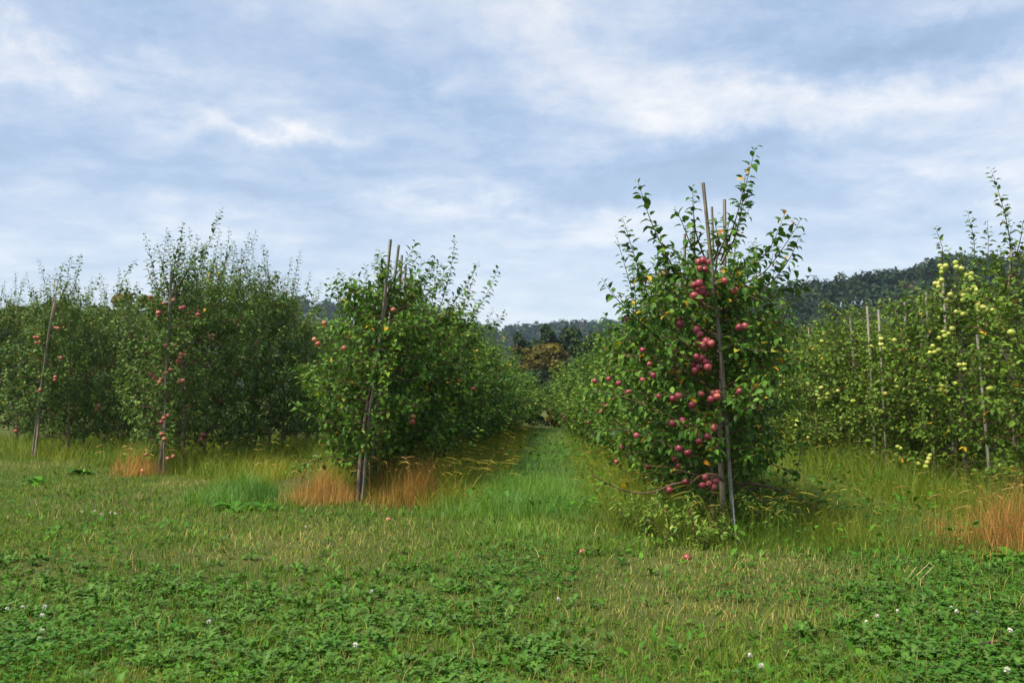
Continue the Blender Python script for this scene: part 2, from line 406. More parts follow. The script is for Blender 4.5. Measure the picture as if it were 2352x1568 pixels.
FOREST = leaf_mat('forest_leaf', [(0, (0.010, 0.024, 0.013)), (0.35, (0.019, 0.041, 0.018)), (0.6, (0.028, 0.054, 0.021)), (0.8, (0.046, 0.065, 0.024)), (0.92, (0.074, 0.068, 0.028)), (1, (0.093, 0.061, 0.032))], rough=.7, trans=.15, spec=.1, under=(.05, .08, .04))
HILLSOIL = noise_mat('forest_floor', [(.3, (.02, .028, .014)), (.7, (.05, .055, .03))], .05, .95)
def hill(name, label, prof, y0, yr, y1, tree_h, ntree, ncard, csize, t_lo, t_hi, seed, woodlabel, tmean):
    tx = np.array([(p[0] - 1272) / FPX for p in prof]); tz = np.array([(900 - p[1]) / FPX for p in prof])
    def height(t, y):
        crest = np.maximum(np.interp(t, tx, tz) * yr + CAM_H - tree_h * .8, 2.0)
        q = np.clip((y - y0) / (yr - y0), 0, 1); q = q * q * (3 - 2 * q)
        back = np.clip((y1 - y) / (y1 - yr), 0, 1)
        return np.where(y <= yr, q, .4 + .6 * back) * crest - .3
    T, Yg = np.meshgrid(np.linspace(t_lo, t_hi, 90), np.linspace(y0, y1, 40), indexing='ij')
    Z = height(T, Yg) + (vnoise(T * yr, Yg, yr * .06, seed) - .5) * yr * .012 * np.clip((Yg - y0) / (yr - y0), 0, 1)
    n0, n1 = T.shape
    i = np.arange(n0 - 1)[:, None] * n1; j = np.arange(n1 - 1)[None]
    a, b, c, d = i + j, i + n1 + j, i + n1 + j + 1, i + j + 1
    tri = np.concatenate([np.stack([a, b, c], -1).reshape(-1, 3), np.stack([a, c, d], -1).reshape(-1, 3)])
    mb = MB(); mb.add(np.stack([T * Yg, Yg, Z], -1), tri)
    tag(mb.build(name, HILLSOIL), label, 'hill', kind='structure')
    rg = np.random.default_rng(seed); fm = MB()
    for k in range(ntree):
        t = rg.uniform(t_lo, t_hi); y = rg.uniform(y0, yr * 1.03) if k % 3 else rg.uniform(yr * .9, yr * 1.04)
        z = float(height(np.array(t), np.array(y)))
        h = tree_h * rg.uniform(.55, 1.4); w = h * rg.uniform(.28, .55)
        tint = float(np.clip(rg.normal(tmean, .22) + (.25 if rg.random() < .05 else 0), 0, 1))
        c = np.array((t * y, y, z + h * .62))
        cards(fm, c, np.array((w, w, h * .48)), ncard, csize, rg, tint)
        for q in range(3):
            off = norm(rg.normal(size=3)) * w * .6; off[2] = abs(off[2]) * .7
            cards(fm, c + off, np.array((w, w, h * .4)) * .5, ncard // 4, csize, rg, np.clip(tint + rg.normal(0, .08), 0, 1))
    tag(fm.build('woods', FOREST), woodlabel, 'woods', kind='stuff')
hill('hill', 'near wooded hillside rising to the right behind the yellow apple row',
     [(1250, 850), (1380, 790), (1480, 770), (1580, 735), (1680, 702), (1773, 688), (1886, 676), (2037, 650), (2167, 625), (2283, 620), (2400, 616), (2700, 600), (3400, 630), (5000, 740)],
     170, 360, 620, 7.5, 1500, 70, .72, .03, 1.0, 11, 'dense broadleaf woods covering the near hill on the right', .42)
hill('hill', 'long far wooded ridge across the horizon behind the left rows',
     [(-3000, 790), (-800, 760), (200, 730), (400, 712), (600, 700), (700, 702), (800, 710), (900, 727), (1000, 745), (1140, 768), (1200, 763), (1290, 757), (1400, 754), (1550, 757), (1700, 780), (2400, 820)],
     480, 820, 1300, 11, 1700, 44, 1.7, -.95, .24, 12, 'distant bluish woods covering the long low ridge', .36)

# ------------------------------------------------------------------ background trees and bushes
OLIVE = leaf_mat('olive_tree_leaf', [(0, (.03, .045, .012)), (.4, (.06, .085, .02)), (.7, (.11, .12, .03)), (1, (.20, .14, .035))], rough=.6, trans=.2)
BROWN = leaf_mat('autumn_brown_leaf', [(0, (0.043, 0.036, 0.006)), (0.4, (0.098, 0.083, 0.010)), (0.7, (0.154, 0.132, 0.015)), (1, (0.197, 0.176, 0.023))], rough=.6, trans=.25, under=(.28, .2, .06))
DARKG = leaf_mat('dark_tree_leaf', [(0, (.010, .024, .008)), (.4, (.022, .045, .012)), (.7, (.035, .065, .016)), (1, (.07, .085, .02))], rough=.6, trans=.15, under=(.05, .08, .03))
def big_tree(name, label, px, Y, top_y, half_px, mat, seed, cat='tree', group=None, base_frac=.18, csize=.22, tint=.5, tall=False, ncl=26, per=130):
    rg = np.random.default_rng(seed)
    x = (px - 1272) / FPX * Y; H = CAM_H + (900 - top_y) / FPX * Y; W = half_px / FPX * Y
    root = empty(name, (x, Y, 0)); tag(root, label, cat, group)
    tr = MB(); H0 = H * base_frac
    pts = resample([(0, 0, -.1), (rg.normal(0, .1), rg.normal(0, .1), H * .4), (rg.normal(0, .2), rg.normal(0, .2), H * .85)], 8)
    tr.add(*tube(pts, np.linspace(.032 * H, .006 * H, 8), 7))
    cr = MB()
    for k in range(ncl):
        z = rg.uniform(base_frac, .97); zz = (z - base_frac) / (1 - base_frac)
        prof = math.sqrt(max(.02, 1 - ((zz - .35) / .68) ** 2)) if not tall else (1 - zz) ** .35
        ph = rg.uniform(0, 6.283); rr = W * prof * rg.uniform(.35, .85)
        c = np.array((rr * math.cos(ph), rr * math.sin(ph) * .8, z * H))
        s = W * rg.uniform(.22, .42) * (.6 if tall else 1)
        if c[2] + s * (1.6 if tall else .8) > H: c[2] = H - s * (1.3 if tall else .8)
        cards(cr, c, np.array((s, s, s * (1.9 if tall else .85))), per, csize, rg, float(np.clip(rg.normal(tint, .14), 0, 1)))
        b = pts[min(7, int(zz * 7))]
        tr.add(*tube(resample([b, (b + c) / 2 + np.array((0, 0, -.1 * W)), c], 5), np.linspace(.010 * H, .002 * H, 5), 4))
    tr.build('trunk', BARK, root)
    o = cr.build('crown', mat, root); o['kind'] = 'stuff'
    return root
big_tree('autumn_tree', 'golden brown broadleaf tree at the far end of the grass path', 1262, 92, 790, 58, BROWN, 21, base_frac=.16, csize=.17, ncl=44, per=150)
big_tree('autumn_tree', 'smaller brown tree half hidden behind the end of the left row', 1198, 96, 796, 40, BROWN, 22, base_frac=.15, csize=.17, tint=.35, ncl=20)
for q, (px, ty, hw, lab) in enumerate([(1252, 752, 62, 'tallest dark feathery tree behind the golden brown tree'),
        (1310, 758, 56, 'dark feathery tree right of the tallest one above the golden brown tree'),
        (1198, 770, 40, 'short dark feathery tree left of the tallest one above the left row end'),
        (1370, 768, 42, 'dark feathery tree partly behind the right row end')]):
    big_tree('dark_tree', lab, px, 118, ty, hw, DARKG, 31 + q, base_frac=.05, csize=.24, tall=True, ncl=60, per=110, tint=.45, group='dark trees beyond the far end of the path')
for q, (px, ty, hw, lab, Y) in enumerate([(1325, 822, 34, 'rounded dark green bush right of the golden brown tree', 86),
        (1288, 880, 40, 'dark bush added for the shade at the far end of the grass path', 80), (1225, 850, 36, 'dark bush added for the shade behind the far end of the left row', 84)]):
    big_tree('dark_bush', lab, px, Y, ty, hw, DARKG, 41 + q, cat='bush', base_frac=.0, csize=.2, tint=.35, ncl=26)  # the lower two fill the shade under the far trees with dark leaves
for q, (px, ty, hw, lab) in enumerate([(1238, 868, 36, 'dark bush left of the rust brown bush'), (1285, 885, 30, 'dark bush behind the rust brown bush'), (1330, 872, 38, 'dark bush right of the rust brown bush')]):
    big_tree('dark_bush', lab, px, 42 + q, ty, hw, DARKG, 56 + q, cat='bush', base_frac=.0, csize=.10, tint=.35, ncl=34, per=110)
big_tree('brown_bush', 'low rust brown bush where the grass path ends', 1278, 40, 936, 30, BROWN, 51, cat='bush', base_frac=.0, csize=.07, tint=.3, ncl=16, per=90)
for q, (px, ty, hw, tn, lab) in enumerate([(-90, 690, 80, .4, ''), (12, 700, 62, .62, 'olive tree in the far treeline at the left picture edge'), (110, 690, 60, .35, 'dark olive tree in the treeline behind the leftmost staked tree'),
        (205, 700, 56, .45, 'olive tree in the treeline between the two leftmost rows'), (268, 672, 42, .85, 'rust tinged tree in the treeline just left of the tall shoots'), (330, 676, 56, .6, 'olive tree in the treeline behind the tall shoots'), (470, 690, 80, .35, ''), (590, 700, 70, .4, '')]):
    if lab: big_tree('olive_tree', lab, px, 74, ty, hw, OLIVE, 61 + q, base_frac=.02, csize=.19, tint=tn, ncl=60, group='treeline behind the left rows')

# ------------------------------------------------------------------ apple trees
UP = np.array((0.0, 0, 1))
class Foliage:
    def __init__(s): s.p = []; s.d = []; s.n = []; s.s = []; s.c = []; s.k = []
    def shoot(s, pts, rg, spacing=.03, size=.065, start=0.0, tmean=.42, yellow=.015, open_=.95, droop=.25, taper=True):
        pts = np.asarray(pts); seg = np.linalg.norm(np.diff(pts, axis=0), axis=1); L = seg.sum()
        n = max(2, int(L * (1 - start) / spacing))
        q = np.linspace(start, 1.0, n) * L; cs = np.concatenate([[0], np.cumsum(seg)])
        pos = np.stack([np.interp(q, cs, pts[:, k]) for k in range(3)], 1)
        tan = norm(np.gradient(pos, axis=0))
        ref = norm(np.cross(tan, np.array((.3, .9, .2)))); w = np.cross(tan, ref)
        a = np.arange(n) * 2.3999 + rg.uniform(0, 6.28) + rg.normal(0, .35, n)
        rad = ref * np.cos(a)[:, None] + w * np.sin(a)[:, None]
        op = open_ + rg.normal(0, .25, n)
        d = norm(rad * np.sin(op)[:, None] + tan * np.cos(op)[:, None] + np.array((0, 0, -1)) * droop + rg.normal(0, .15, (n, 3)))
        nn = norm(np.cross(np.cross(d, UP + tan * .3 + rg.normal(0, .35, (n, 3))), d))
        sz = size * rg.uniform(.72, 1.2, n)
        if taper: sz *= np.interp(np.linspace(0, 1, n), [0, .8, 1], [1, 1, .55])
        c = np.clip(rg.normal(tmean, .17, n), 0, .9)
        c = np.where(rg.random(n) < yellow, rg.uniform(.93, 1.0, n), c)
        s.p.append(pos + d * .018); s.d.append(d); s.n.append(nn); s.s.append(sz); s.c.append(c); s.k.append(rg.uniform(.1, .55, n))
    def arrays(s):
        return [np.concatenate(x) for x in (s.p, s.d, s.n, s.s, s.c, s.k)]

def grow(seed, trunk, env, env_y=None, nbr=40, leaf=.066, tmean=.42, yellow=.015, zlow=.45, ztop=2.6, shoots=(), extra=(), rise=.35,
         top_shoots=0, top_len=(.4, .9), twig_gap=.085, spacing=.03, side=None, flank=0):
    """returns (trunk tube, list of branch tube lists, foliage)"""
    rg = np.random.default_rng(seed)
    tp = resample(trunk, 16); th = tp[:, 2]
    trunk_t = (tp, np.interp(th, [0, .15, ztop], [.042, .030, .010]))
    F = Foliage(); branches = []
    ez, er = np.array(env[0]), np.array(env[1])
    def twigs(bp, L, tubes, dens=1.0, leafy=True):
        nt = max(2, int(L / twig_gap * dens))
        for q in np.linspace(.22, .98, nt):
            i = int(q * (len(bp) - 1)); p = bp[i]; tdir = norm(bp[min(i + 1, len(bp) - 1)] - bp[max(i - 1, 0)])
            d = norm(tdir * .45 + rg.normal(0, .62, 3) + UP * .35)
            l = rg.uniform(.10, .30) * (1.1 - .45 * q)
            e = p + d * l; m = (p + e) / 2 + rg.normal(0, .012, 3)
            tw = np.stack([p, m, e + UP * l * .12])
            tubes.append((tw, np.array((.0032, .0026, .0014)), 3))
            F.shoot(tw, rg, spacing, leaf, .1, tmean, yellow)
    for k in range(nbr):
        z0 = zlow + (ztop - zlow) * ((k + rg.uniform(0, 1)) / nbr) ** 1.05
        p0 = np.array([np.interp(z0, th, tp[:, c]) for c in range(3)])
        ph = k * 2.3999 + rg.normal(0, .35)
        el = rise + rg.normal(0, .22) + .35 * max(0, (z0 - 1.6))
        L = np.interp(z0, ez, er) * rg.uniform(.62, 1.08)
        hd = np.array((math.cos(ph), math.sin(ph) * (.8 if env_y is None else env_y), 0))
        if side: hd[0] *= side[0] if hd[0] < 0 else side[1]
        e = p0 + hd * L + UP * L * math.tan(np.clip(el, -.4, 1.0)) * .55
        m = (p0 + e) / 2 + UP * L * rg.uniform(.02, .14) + rg.normal(0, .03, 3)
        bp = resample([p0, m, e], 9)
        rad = np.linspace(.007 + .005 * L, .002, 9)
        tubes = [(bp, rad, 4)]
        twigs(bp, L, tubes)
        F.shoot(bp, rg, .045, leaf, .35, tmean, yellow)
        branches.append(tubes)
    for k in range(top_shoots):
        z0 = rg.uniform(.62 * ztop, ztop); p0 = np.array([np.interp(z0, th, tp[:, c]) for c in range(3)])
        ph = rg.uniform(0, 6.28); r0 = np.interp(z0, ez, er) * rg.uniform(.2, .9)
        p0 = p0 + np.array((math.cos(ph), math.sin(ph), 0)) * r0
        l = rg.uniform(*top_len); tip = p0 + np.array((rg.normal(.06, .14) * l, rg.normal(0, .14) * l, l))
        bp = resample([p0, (p0 + tip) / 2 + rg.normal(0, .02, 3), tip], 8)
        branches.append([(bp, np.linspace(.006, .002, 8), 4)])
        F.shoot(bp, rg, .026, leaf * .92, .05, tmean - .05, yellow * .4, open_=.85)
    for k in range(flank):
        z0 = rg.uniform(.35, ztop * .95); p0 = np.array([np.interp(z0, th, tp[:, c]) for c in range(3)])
        ph = k * 2.3999 + rg.normal(0, .4); hd = np.array((math.cos(ph), math.sin(ph) * .85, 0)); r0 = np.interp(z0, ez, er)
        l = rg.uniform(.28, .6); b0 = p0 + hd * r0 * rg.uniform(.7, .95)
        bp = resample([p0 + hd * r0 * .3 - UP * .1, b0, b0 + hd * l * rg.uniform(.1, .5) + UP * l + rg.normal(0, .05, 3)], 9)
        branches.append([(bp, np.linspace(.006, .002, 9), 3)])
        F.shoot(bp, rg, .024, leaf * 1.02, .35, tmean + .16, yellow * .3, open_=.85)  # outer shoots tinted lighter: their lit look is put into the leaf colour
    for pts in shoots:                                 # leafy shoots that follow the photograph
        pts = np.asarray(pts); n = 12; bp = resample(pts, n); L = np.linalg.norm(np.diff(bp, axis=0), axis=1).sum()
        tubes = [(bp, np.linspace(.010, .0022, n), 4)]
        F.shoot(bp, rg, .026, leaf * 1.2, .2, tmean - .08, yellow * .5)
        if L > .9: twigs(bp[:8], L * .55, tubes, .7)
        branches.append(tubes)
    for pts, r0, st in extra:                          # bare limbs
        bp = resample(pts, 16); branches.append([(bp, np.linspace(r0, .004, 16), 5)])
        F.shoot(bp, rg, .035, leaf, st, tmean, yellow)
        branches[-1] += []
    return trunk_t, branches, F

def tree_meshes(g, leafmat):
    """one trunk mesh with its limbs, one crown mesh, and apple places"""
    tr, brs, F = g
    mb = MB(); mb.add(*tube(tr[0], tr[1], 8), .5, 0)
    for tubes in brs:
        for p, r, s in tubes: mb.add(*tube(p, r, s), .5, 1)
    tm = mb.mesh('trunk', [BARK, TWIG])
    p, d, n, s, c, k = F.arrays(); cb = MB()
    add_leaves(cb, p, d, n, s, c, curl=k, fold=.45)
    return tm, cb.mesh('crown', leafmat), p

LEAF_CACHE = {}
def leaf_mesh(mat, c, k):
    c = round(float(c) * 14) / 14 if c < .93 else round(float(c), 2); k = round(float(k) * 5) / 5
    key = (mat.name, c, k)
    if key not in LEAF_CACHE:
        mb = MB(); add_leaves(mb, np.zeros((1, 3)), np.array([(0, 1., 0)]), np.array([(0, 0, 1.)]), np.ones(1), np.array([c]), curl=k, fold=.45)
        LEAF_CACHE[key] = mb.mesh('leaf', mat)
    return LEAF_CACHE[key]
def hero_tree(name, label, base, g, leafmat, nleaf=300, group=None, seed=0):
    """a tree whose branches and nearest leaves are parts of their own"""
    tr, brs, F = g; rg = np.random.default_rng(seed + 900)
    root = empty(name, base); tag(root, label, 'apple tree', group)
    mb = MB(); mb.add(*tube(tr[0], tr[1], 9)); mb.build('trunk', BARK, root)
    for tubes in brs:
        b = MB()
        for p, r, s in tubes: b.add(*tube(p, r, s))
        b.build('branch', TWIG, root)
    p, d, n, s, c, k = F.arrays()
    score = p[:, 1] + rg.uniform(0, .35, len(p)) - s * 6 - (c > .92) * .35
    order = np.argsort(score); pick = order[:nleaf]; rest = order[nleaf:]
    cb = MB(); add_leaves(cb, p[rest], d[rest], n[rest], s[rest], c[rest], curl=k[rest], fold=.45)
    o = cb.build('crown', leafmat, root); o['kind'] = 'stuff'
    for i in pick:
        o = link('leaf', leaf_mesh(leafmat, c[i], k[i]), root)
        dd = d[i] / np.linalg.norm(d[i]); x = np.cross(dd, n[i]); x /= np.linalg.norm(x); z = np.cross(x, dd)
        M = Matrix(((x[0], dd[0], z[0], p[i][0]), (x[1], dd[1], z[1], p[i][1]), (x[2], dd[2], z[2], p[i][2]), (0, 0, 0, 1)))
        o.matrix_local = M @ Matrix.Scale(float(s[i]), 4)
        if c[i] >= .945: o['label'] = 'yellowed leaf'
    return root

def loc_pts(base, Y, pts, rg=None, spread=.25):
    """picture points at about depth Y as points local to a base"""
    out = []
    dy = rg.uniform(-spread, spread) if rg is not None else 0
    for i, (px, py) in enumerate(pts):
        f = 1 - i / max(1, len(pts) - 1)
        out.append(at(px, py, Y + dy * (1 - f)) - np.array(base))
    return out

def stake(name_label, pts, group=None, w=.019, cat='stake', mat=None):
    w *= .84
    """a split wooden stake through world points"""
    base = np.array(pts[0]); mb = MB()
    p = resample(np.array(pts) - base, 10)
    v, t = tube(p, w, 4, cap=False)
    n = len(p); top = (n - 1) * 4
    t = np.concatenate([t, [(top, top + 1, top + 2), (top, top + 2, top + 3)]])
    mb.add(v, t)
    o = mb.build('wooden_stake', mat or STAKE, smooth=False); o.location = tuple(base)
    tag(o, name_label, cat, group)
    return o

# --- R0: the tall red-apple tree right of the path
YR = 9.7
R0B = np.array(((1663 - 1272) / FPX * YR, YR, 0))
rgS = np.random.default_rng(5)
def sh(B, Y, lst, spread=.3):
    return [loc_pts(B, Y, list(s), rgS, spread) for s in lst]
r0_trunk = loc_pts(R0B, YR, [(1664, 1236), (1659, 1130), (1654, 1040), (1656, 930), (1656, 830), (1648, 740), (1642, 660), (1646, 600), (1652, 540)])
r0_trunk[0][2] = -.05
r0_sh = sh(R0B, YR, [[(1604, 705), (1560, 640), (1500, 520), (1465, 418)], [(1560, 760), (1490, 680), (1455, 580), (1430, 500)],
    [(1625, 640), (1590, 570), (1562, 500), (1548, 480)], [(1630, 620), (1600, 540), (1592, 470), (1592, 432)],
    [(1655, 610), (1690, 540), (1712, 430), (1736, 338)], [(1655, 600), (1688, 510), (1706, 440), (1712, 400)],
    [(1648, 590), (1668, 540), (1676, 500)], [(1640, 600), (1650, 560), (1640, 500)],
    [(1646, 680), (1700, 655), (1755, 625), (1805, 560), (1842, 500)], [(1655, 620), (1720, 612), (1768, 570), (1805, 485)],
    [(1700, 700), (1760, 660), (1810, 600), (1838, 540)], [(1540, 800), (1470, 740), (1420, 690), (1382, 640)],
    [(1690, 900), (1760, 810), (1815, 700), (1862, 630)], [(1600, 720), (1545, 670), (1525, 600), (1520, 560)],
    [(1620, 700), (1570, 650), (1560, 590)], [(1690, 760), (1740, 730), (1790, 670), (1830, 650)],
    [(1560, 860), (1480, 800), (1420, 760), (1375, 740)], [(1580, 980), (1480, 930), (1390, 900), (1335, 905)], [(1600, 1050), (1500, 1010), (1420, 985), (1350, 1000)],
    [(1650, 850), (1720, 800), (1780, 770), (1810, 740)], [(1660, 960), (1740, 930), (1790, 900)]], .35)
r0_low = [(loc_pts(R0B, YR - .15, [(1662, 1105), (1640, 1088), (1606, 1094), (1585, 1112), (1555, 1108), (1500, 1130), (1445, 1130), (1400, 1112), (1360, 1090)]), .016, .72),
          (loc_pts(R0B, YR - .2, [(1655, 1098), (1610, 1092), (1570, 1082), (1545, 1075)]), .010, .5),
          (loc_pts(R0B, YR + .15, [(1668, 1115), (1720, 1110), (1780, 1122), (1840, 1145), (1880, 1175)]), .013, .35),
          (loc_pts(R0B, YR + .1, [(1700, 1112), (1760, 1150), (1830, 1165)]), .010, .2),
          (loc_pts(R0B, YR + .12, [(1862, 1172), (1880, 1150), (1888, 1120)]), .006, .1)]
gR0 = grow(101, r0_trunk, ([.4, .6, .8, 1.2, 1.6, 2.0, 2.4, 2.9], [.3, .55, .85, 1.05, 1.05, .9, .6, .3]), nbr=42, leaf=.088, tmean=.42, yellow=.06,
           zlow=.62, ztop=2.5, shoots=r0_sh, extra=r0_low, side=(1.12, .8), twig_gap=.068, spacing=.028)
R0 = hero_tree('apple_tree', 'tall front apple tree hung with dark red apples, right of the grass path', R0B, gR0, LEAF_DARK, 300, seed=1)
r0_ap = [(1605, 602), (1615, 599), (1624, 603), (1619, 619), (1607, 617), (1594, 655), (1606, 651), (1600, 667), (1613, 670), (1594, 679), (1606, 686), (1620, 677), (1613, 662),
    (1688, 668), (1682, 660), (1664, 645), (1557, 734), (1561, 744), (1600, 757), (1607, 768), (1622, 784), (1613, 793), (1633, 789), (1604, 787), (1618, 798), (1712, 749), (1698, 752), (1476, 804),
    (1600, 819), (1608, 831), (1624, 832), (1593, 838), (1606, 844), (1596, 851), (1612, 822), (1626, 843), (1648, 902), (1639, 903), (1633, 917), (1647, 911), (1611, 905), (1513, 910), (1545, 916), (1558, 909),
    (1443, 900), (1476, 872), (1420, 880), (1640, 983), (1625, 1003), (1611, 999), (1606, 1013), (1568, 966), (1545, 972), (1462, 1000), (1575, 1106), (1538, 1125), (1620, 1096), (1628, 1110), (1640, 1118), (1613, 1114), (1645, 1104),
    (1398, 870), (1366, 875), (1492, 836), (1500, 862), (1560, 1030), (1580, 1040), (1700, 900), (1590, 930)]
for i, (px, py) in enumerate(r0_ap):
    near = 1530 < px < 1720
    pnk = (px, py) in ((1648, 902), (1639, 903), (1647, 911))
    L_ = at(px, py, YR - (prng.uniform(.18, .42) if near and py < 1080 else prng.uniform(.2, .5) if not near else .2)) - R0B
    hang_apple(R0, L_, 'pink' if pnk else 'red', 1.04 if near else .78)
stake('tallest weathered stake beside the trunk of the red apple tree', [np.array((*(at(1687, 1242, YR - .1)[:2]), -.15)), at(1672, 1015, YR - .09), at(1657, 814, YR - .1), at(1634, 604, YR - .12), at(1615, 420, YR - .1)], w=.021)
# tie and wire
mb = MB(); mb.add(*tube(resample([at(1625, 612, YR - .16), at(1628, 597, YR - .17), at(1636, 592, YR - .15), at(1641, 604, YR - .13), at(1638, 622, YR - .15)], 12), .0035, 4))
TIE = noise_mat('green_twine', [(.3, (.04, .25, .18)), (.7, (.09, .38, .30))], 40, .6)
o = mb.build('twine', TIE); tag(o, 'green twine tied round the tall stake above the top apples', 'twine')
WIRE = noise_mat('grey_wire', [(.3, (.10, .115, .14)), (.7, (.22, .25, .30))], 30, .55)
o = empty('guy_wire', gr(1693, 1262)); tag(o, 'grey twisted guy wire with a tightener at the foot of the tall stake', 'wire')
wb = gr(1693, 1262); mb = MB()
for q in (-1, 1):
    ln = np.linspace(0, 1, 26)[:, None]
    a_, b_ = at(1676, 1060, YR - .14), np.array((wb[0], wb[1], -.03))
    pts = a_ * (1 - ln) + b_ * ln; pts[:, 0] += q * .006 * np.cos(ln[:, 0] * 40); pts[:, 1] += q * .006 * np.sin(ln[:, 0] * 40)
    mb.add(*tube(pts - wb, .0022, 4))
mb.build('strand', WIRE, o)
mb = MB(); cpos = at(1684, 1196, YR - .16) - wb
mb.add(*tube(cpos + np.array([(0, 0, -.03), (0, 0, -.012), (0, 0, .012), (0, 0, .03)]), np.array((.008, .018, .018, .008)), 8)); mb.build('tightener', WIRE, o)

# --- L0: the front tree left of the path with the leaning stake
YL = 12.8
L0B = np.array(((822 - 1272) / FPX * YL, YL, 0))
l0_trunk = loc_pts(L0B, YL, [(822, 1152), (826, 1080), (832, 1010), (843, 935), (858, 860), (872, 790), (884, 720), (896, 650)]); l0_trunk[0][2] = -.05
l0_sh = sh(L0B, YL, [[(868, 780), (835, 725), (800, 690), (782, 622)], [(880, 730), (840, 690), (812, 670), (796, 640)], [(890, 680), (910, 630), (938, 590), (955, 558)], [(890, 690), (880, 640), (900, 600)],
    [(910, 720), (960, 660), (990, 620), (1000, 590)], [(870, 830), (790, 830), (740, 850), (692, 838)], [(850, 930), (780, 890), (730, 920), (690, 935)], [(850, 900), (770, 930), (720, 960), (662, 915)],
    [(836, 1080), (770, 1050), (710, 1060), (660, 1085)], [(838, 1050), (780, 1020), (730, 1000)], [(900, 760), (970, 740), (1000, 700)], [(880, 860), (950, 880), (990, 860)]], .3)
l0_low = [(loc_pts(L0B, YL - .15, [(838, 968), (800, 985), (765, 972), (730, 965)]), .010, .5), (loc_pts(L0B, YL - .1, [(862, 880), (800, 880), (760, 865)]), .010, .4),
          (loc_pts(L0B, YL - .3, [(690, 1110), (700, 1085), (712, 1070)]), .008, .3)]
gL0 = grow(102, l0_trunk, ([.35, .7, 1.2, 1.7, 2.2, 2.6, 3.0], [.6, .8, .9, .95, .75, .5, .3]), nbr=42, leaf=.086, tmean=.52, yellow=.02, zlow=.5, ztop=2.8, shoots=l0_sh, extra=l0_low, flank=12, twig_gap=.06, spacing=.028)
L0 = hero_tree('apple_tree', 'front apple tree with yellowing leaves and leaning stake, left of the grass path', L0B, gL0, LEAF_DARK, 300, seed=2)
for px, py in [(903, 712), (722, 780), (730, 790), (790, 800), (745, 742)]:
    hang_apple(L0, at(px, py, YL - .45) - L0B, 'pink', .95)
stake('leaning grey stake of the front tree left of the path', [np.array((*(at(830, 1150, YL - .08)[:2]), -.15)), at(848, 960, YL - .1), at(870, 800, YL - .1), at(884, 680, YL - .1), at(897, 550, YL - .1)], w=.024)
mb = MB(); b0 = np.array((*(at(824, 1150, YL - .06)[:2]), 0))
mb.add(*tube(resample([b0 - b0 + np.array((0, 0, -.02)), at(829, 1105, YL - .09) - b0, at(828, 1066, YL - .09) - b0], 6), .017, 7))
o = mb.build('trunk_guard', noise_mat('black_plastic', [(.3, (.012, .013, .016)), (.7, (.04, .04, .05))], 20, .45)); o.location = tuple(b0)
tag(o, 'black plastic trunk guard at the foot of the leaning stake', 'trunk guard')
for lab, tp, d, sx in [('second stake, just right of the leaning stake on the left', (916, 563), 13.8, 0), ('third stake right of the leaning stake on the left', (923, 586), 14.8, .1),
                   ('fourth stake right of the leaning stake on the left, half in leaves', (932, 607), 15.8, .1), ('fifth stake right of the leaning stake on the left', (945, 632), 16.8, .1)]:
    d -= .45; t_ = at(*tp, d); stake(lab, [np.array((-2.5 + sx, d, -.15)), (np.array((-2.5 + sx, d, 0)) + t_) / 2, t_], 'stakes of the row left of the path', .022)

YL2 = 15.4
L2B = np.array((-2.42, YL2, 0))
l2_sh = sh(L2B, YL2, [[(960, 800), (1005, 720), (1035, 620), (1045, 548)], [(980, 800), (1050, 760), (1110, 690), (1144, 616)], [(960, 780), (1030, 710), (1080, 640), (1098, 602)], [(980, 860), (1060, 800), (1120, 760), (1160, 716)],
    [(940, 720), (975, 660), (990, 600)], [(945, 700), (1010, 650), (1020, 610)], [(935, 700), (945, 620), (960, 585)], [(990, 760), (1070, 700), (1080, 655)]], .3)
gL2 = grow(107, [(0, 0, -.05), (.05, 0, 1.0), (.15, 0, 2.0), (.2, 0, 2.7)], ([.15, .5, 1.1, 1.6, 2.1, 2.5, 3.0], [.6, .95, 1.18, 1.1, .95, .7, .4]), nbr=56, leaf=.086, tmean=.5, yellow=.014, twig_gap=.065, zlow=.15, ztop=2.7, shoots=l2_sh, flank=18)
L2 = hero_tree('apple_tree', 'wide tree with long arching shoots just behind the leaning stake tree', L2B, gL2, LEAF_DARK, 160, seed=7)
hang_apple(L2, np.array((.3, -.75, 1.9)), 'pink', .9)

# --- A0: front tree of the second row on the left, pink apples
YA = 16.8
A0B = np.array(((362 - 1272) / FPX * YA, YA, 0))
a0_trunk = loc_pts(A0B, YA, [(362, 1092), (369, 1050), (374, 1000), (382, 900), (388, 800), (392, 700), (395, 640)]); a0_trunk[0][2] = -.05
a0_sh = sh(A0B, YA, [[(385, 700), (335, 685), (285, 668), (278, 650), (312, 598)], [(388, 680), (350, 650), (335, 595)], [(390, 680), (375, 620), (380, 552)], [(395, 690), (410, 610), (420, 512)],
    [(400, 680), (440, 610), (480, 560), (508, 480)], [(400, 700), (450, 640), (470, 570)], [(395, 650), (402, 600), (408, 560)], [(410, 660), (440, 600), (455, 545)],
    [(380, 950), (320, 930), (290, 960)], [(372, 1010), (330, 1000), (298, 1010)]], .4)
gA0 = grow(103, a0_trunk, ([.3, .7, 1.2, 1.7, 2.2, 2.6, 3.2], [.35, .55, .8, .85, .8, .7, .4]), nbr=42, leaf=.078, tmean=.48, yellow=.010, twig_gap=.065, zlow=.4, ztop=2.9, shoots=a0_sh, flank=26, top_shoots=8, top_len=(.4, .8), rise=.5)
A0 = hero_tree('apple_tree', 'front tree of the tall left row with pink apples down its trunk', A0B, gA0, LEAF_GREY, 240, seed=3)
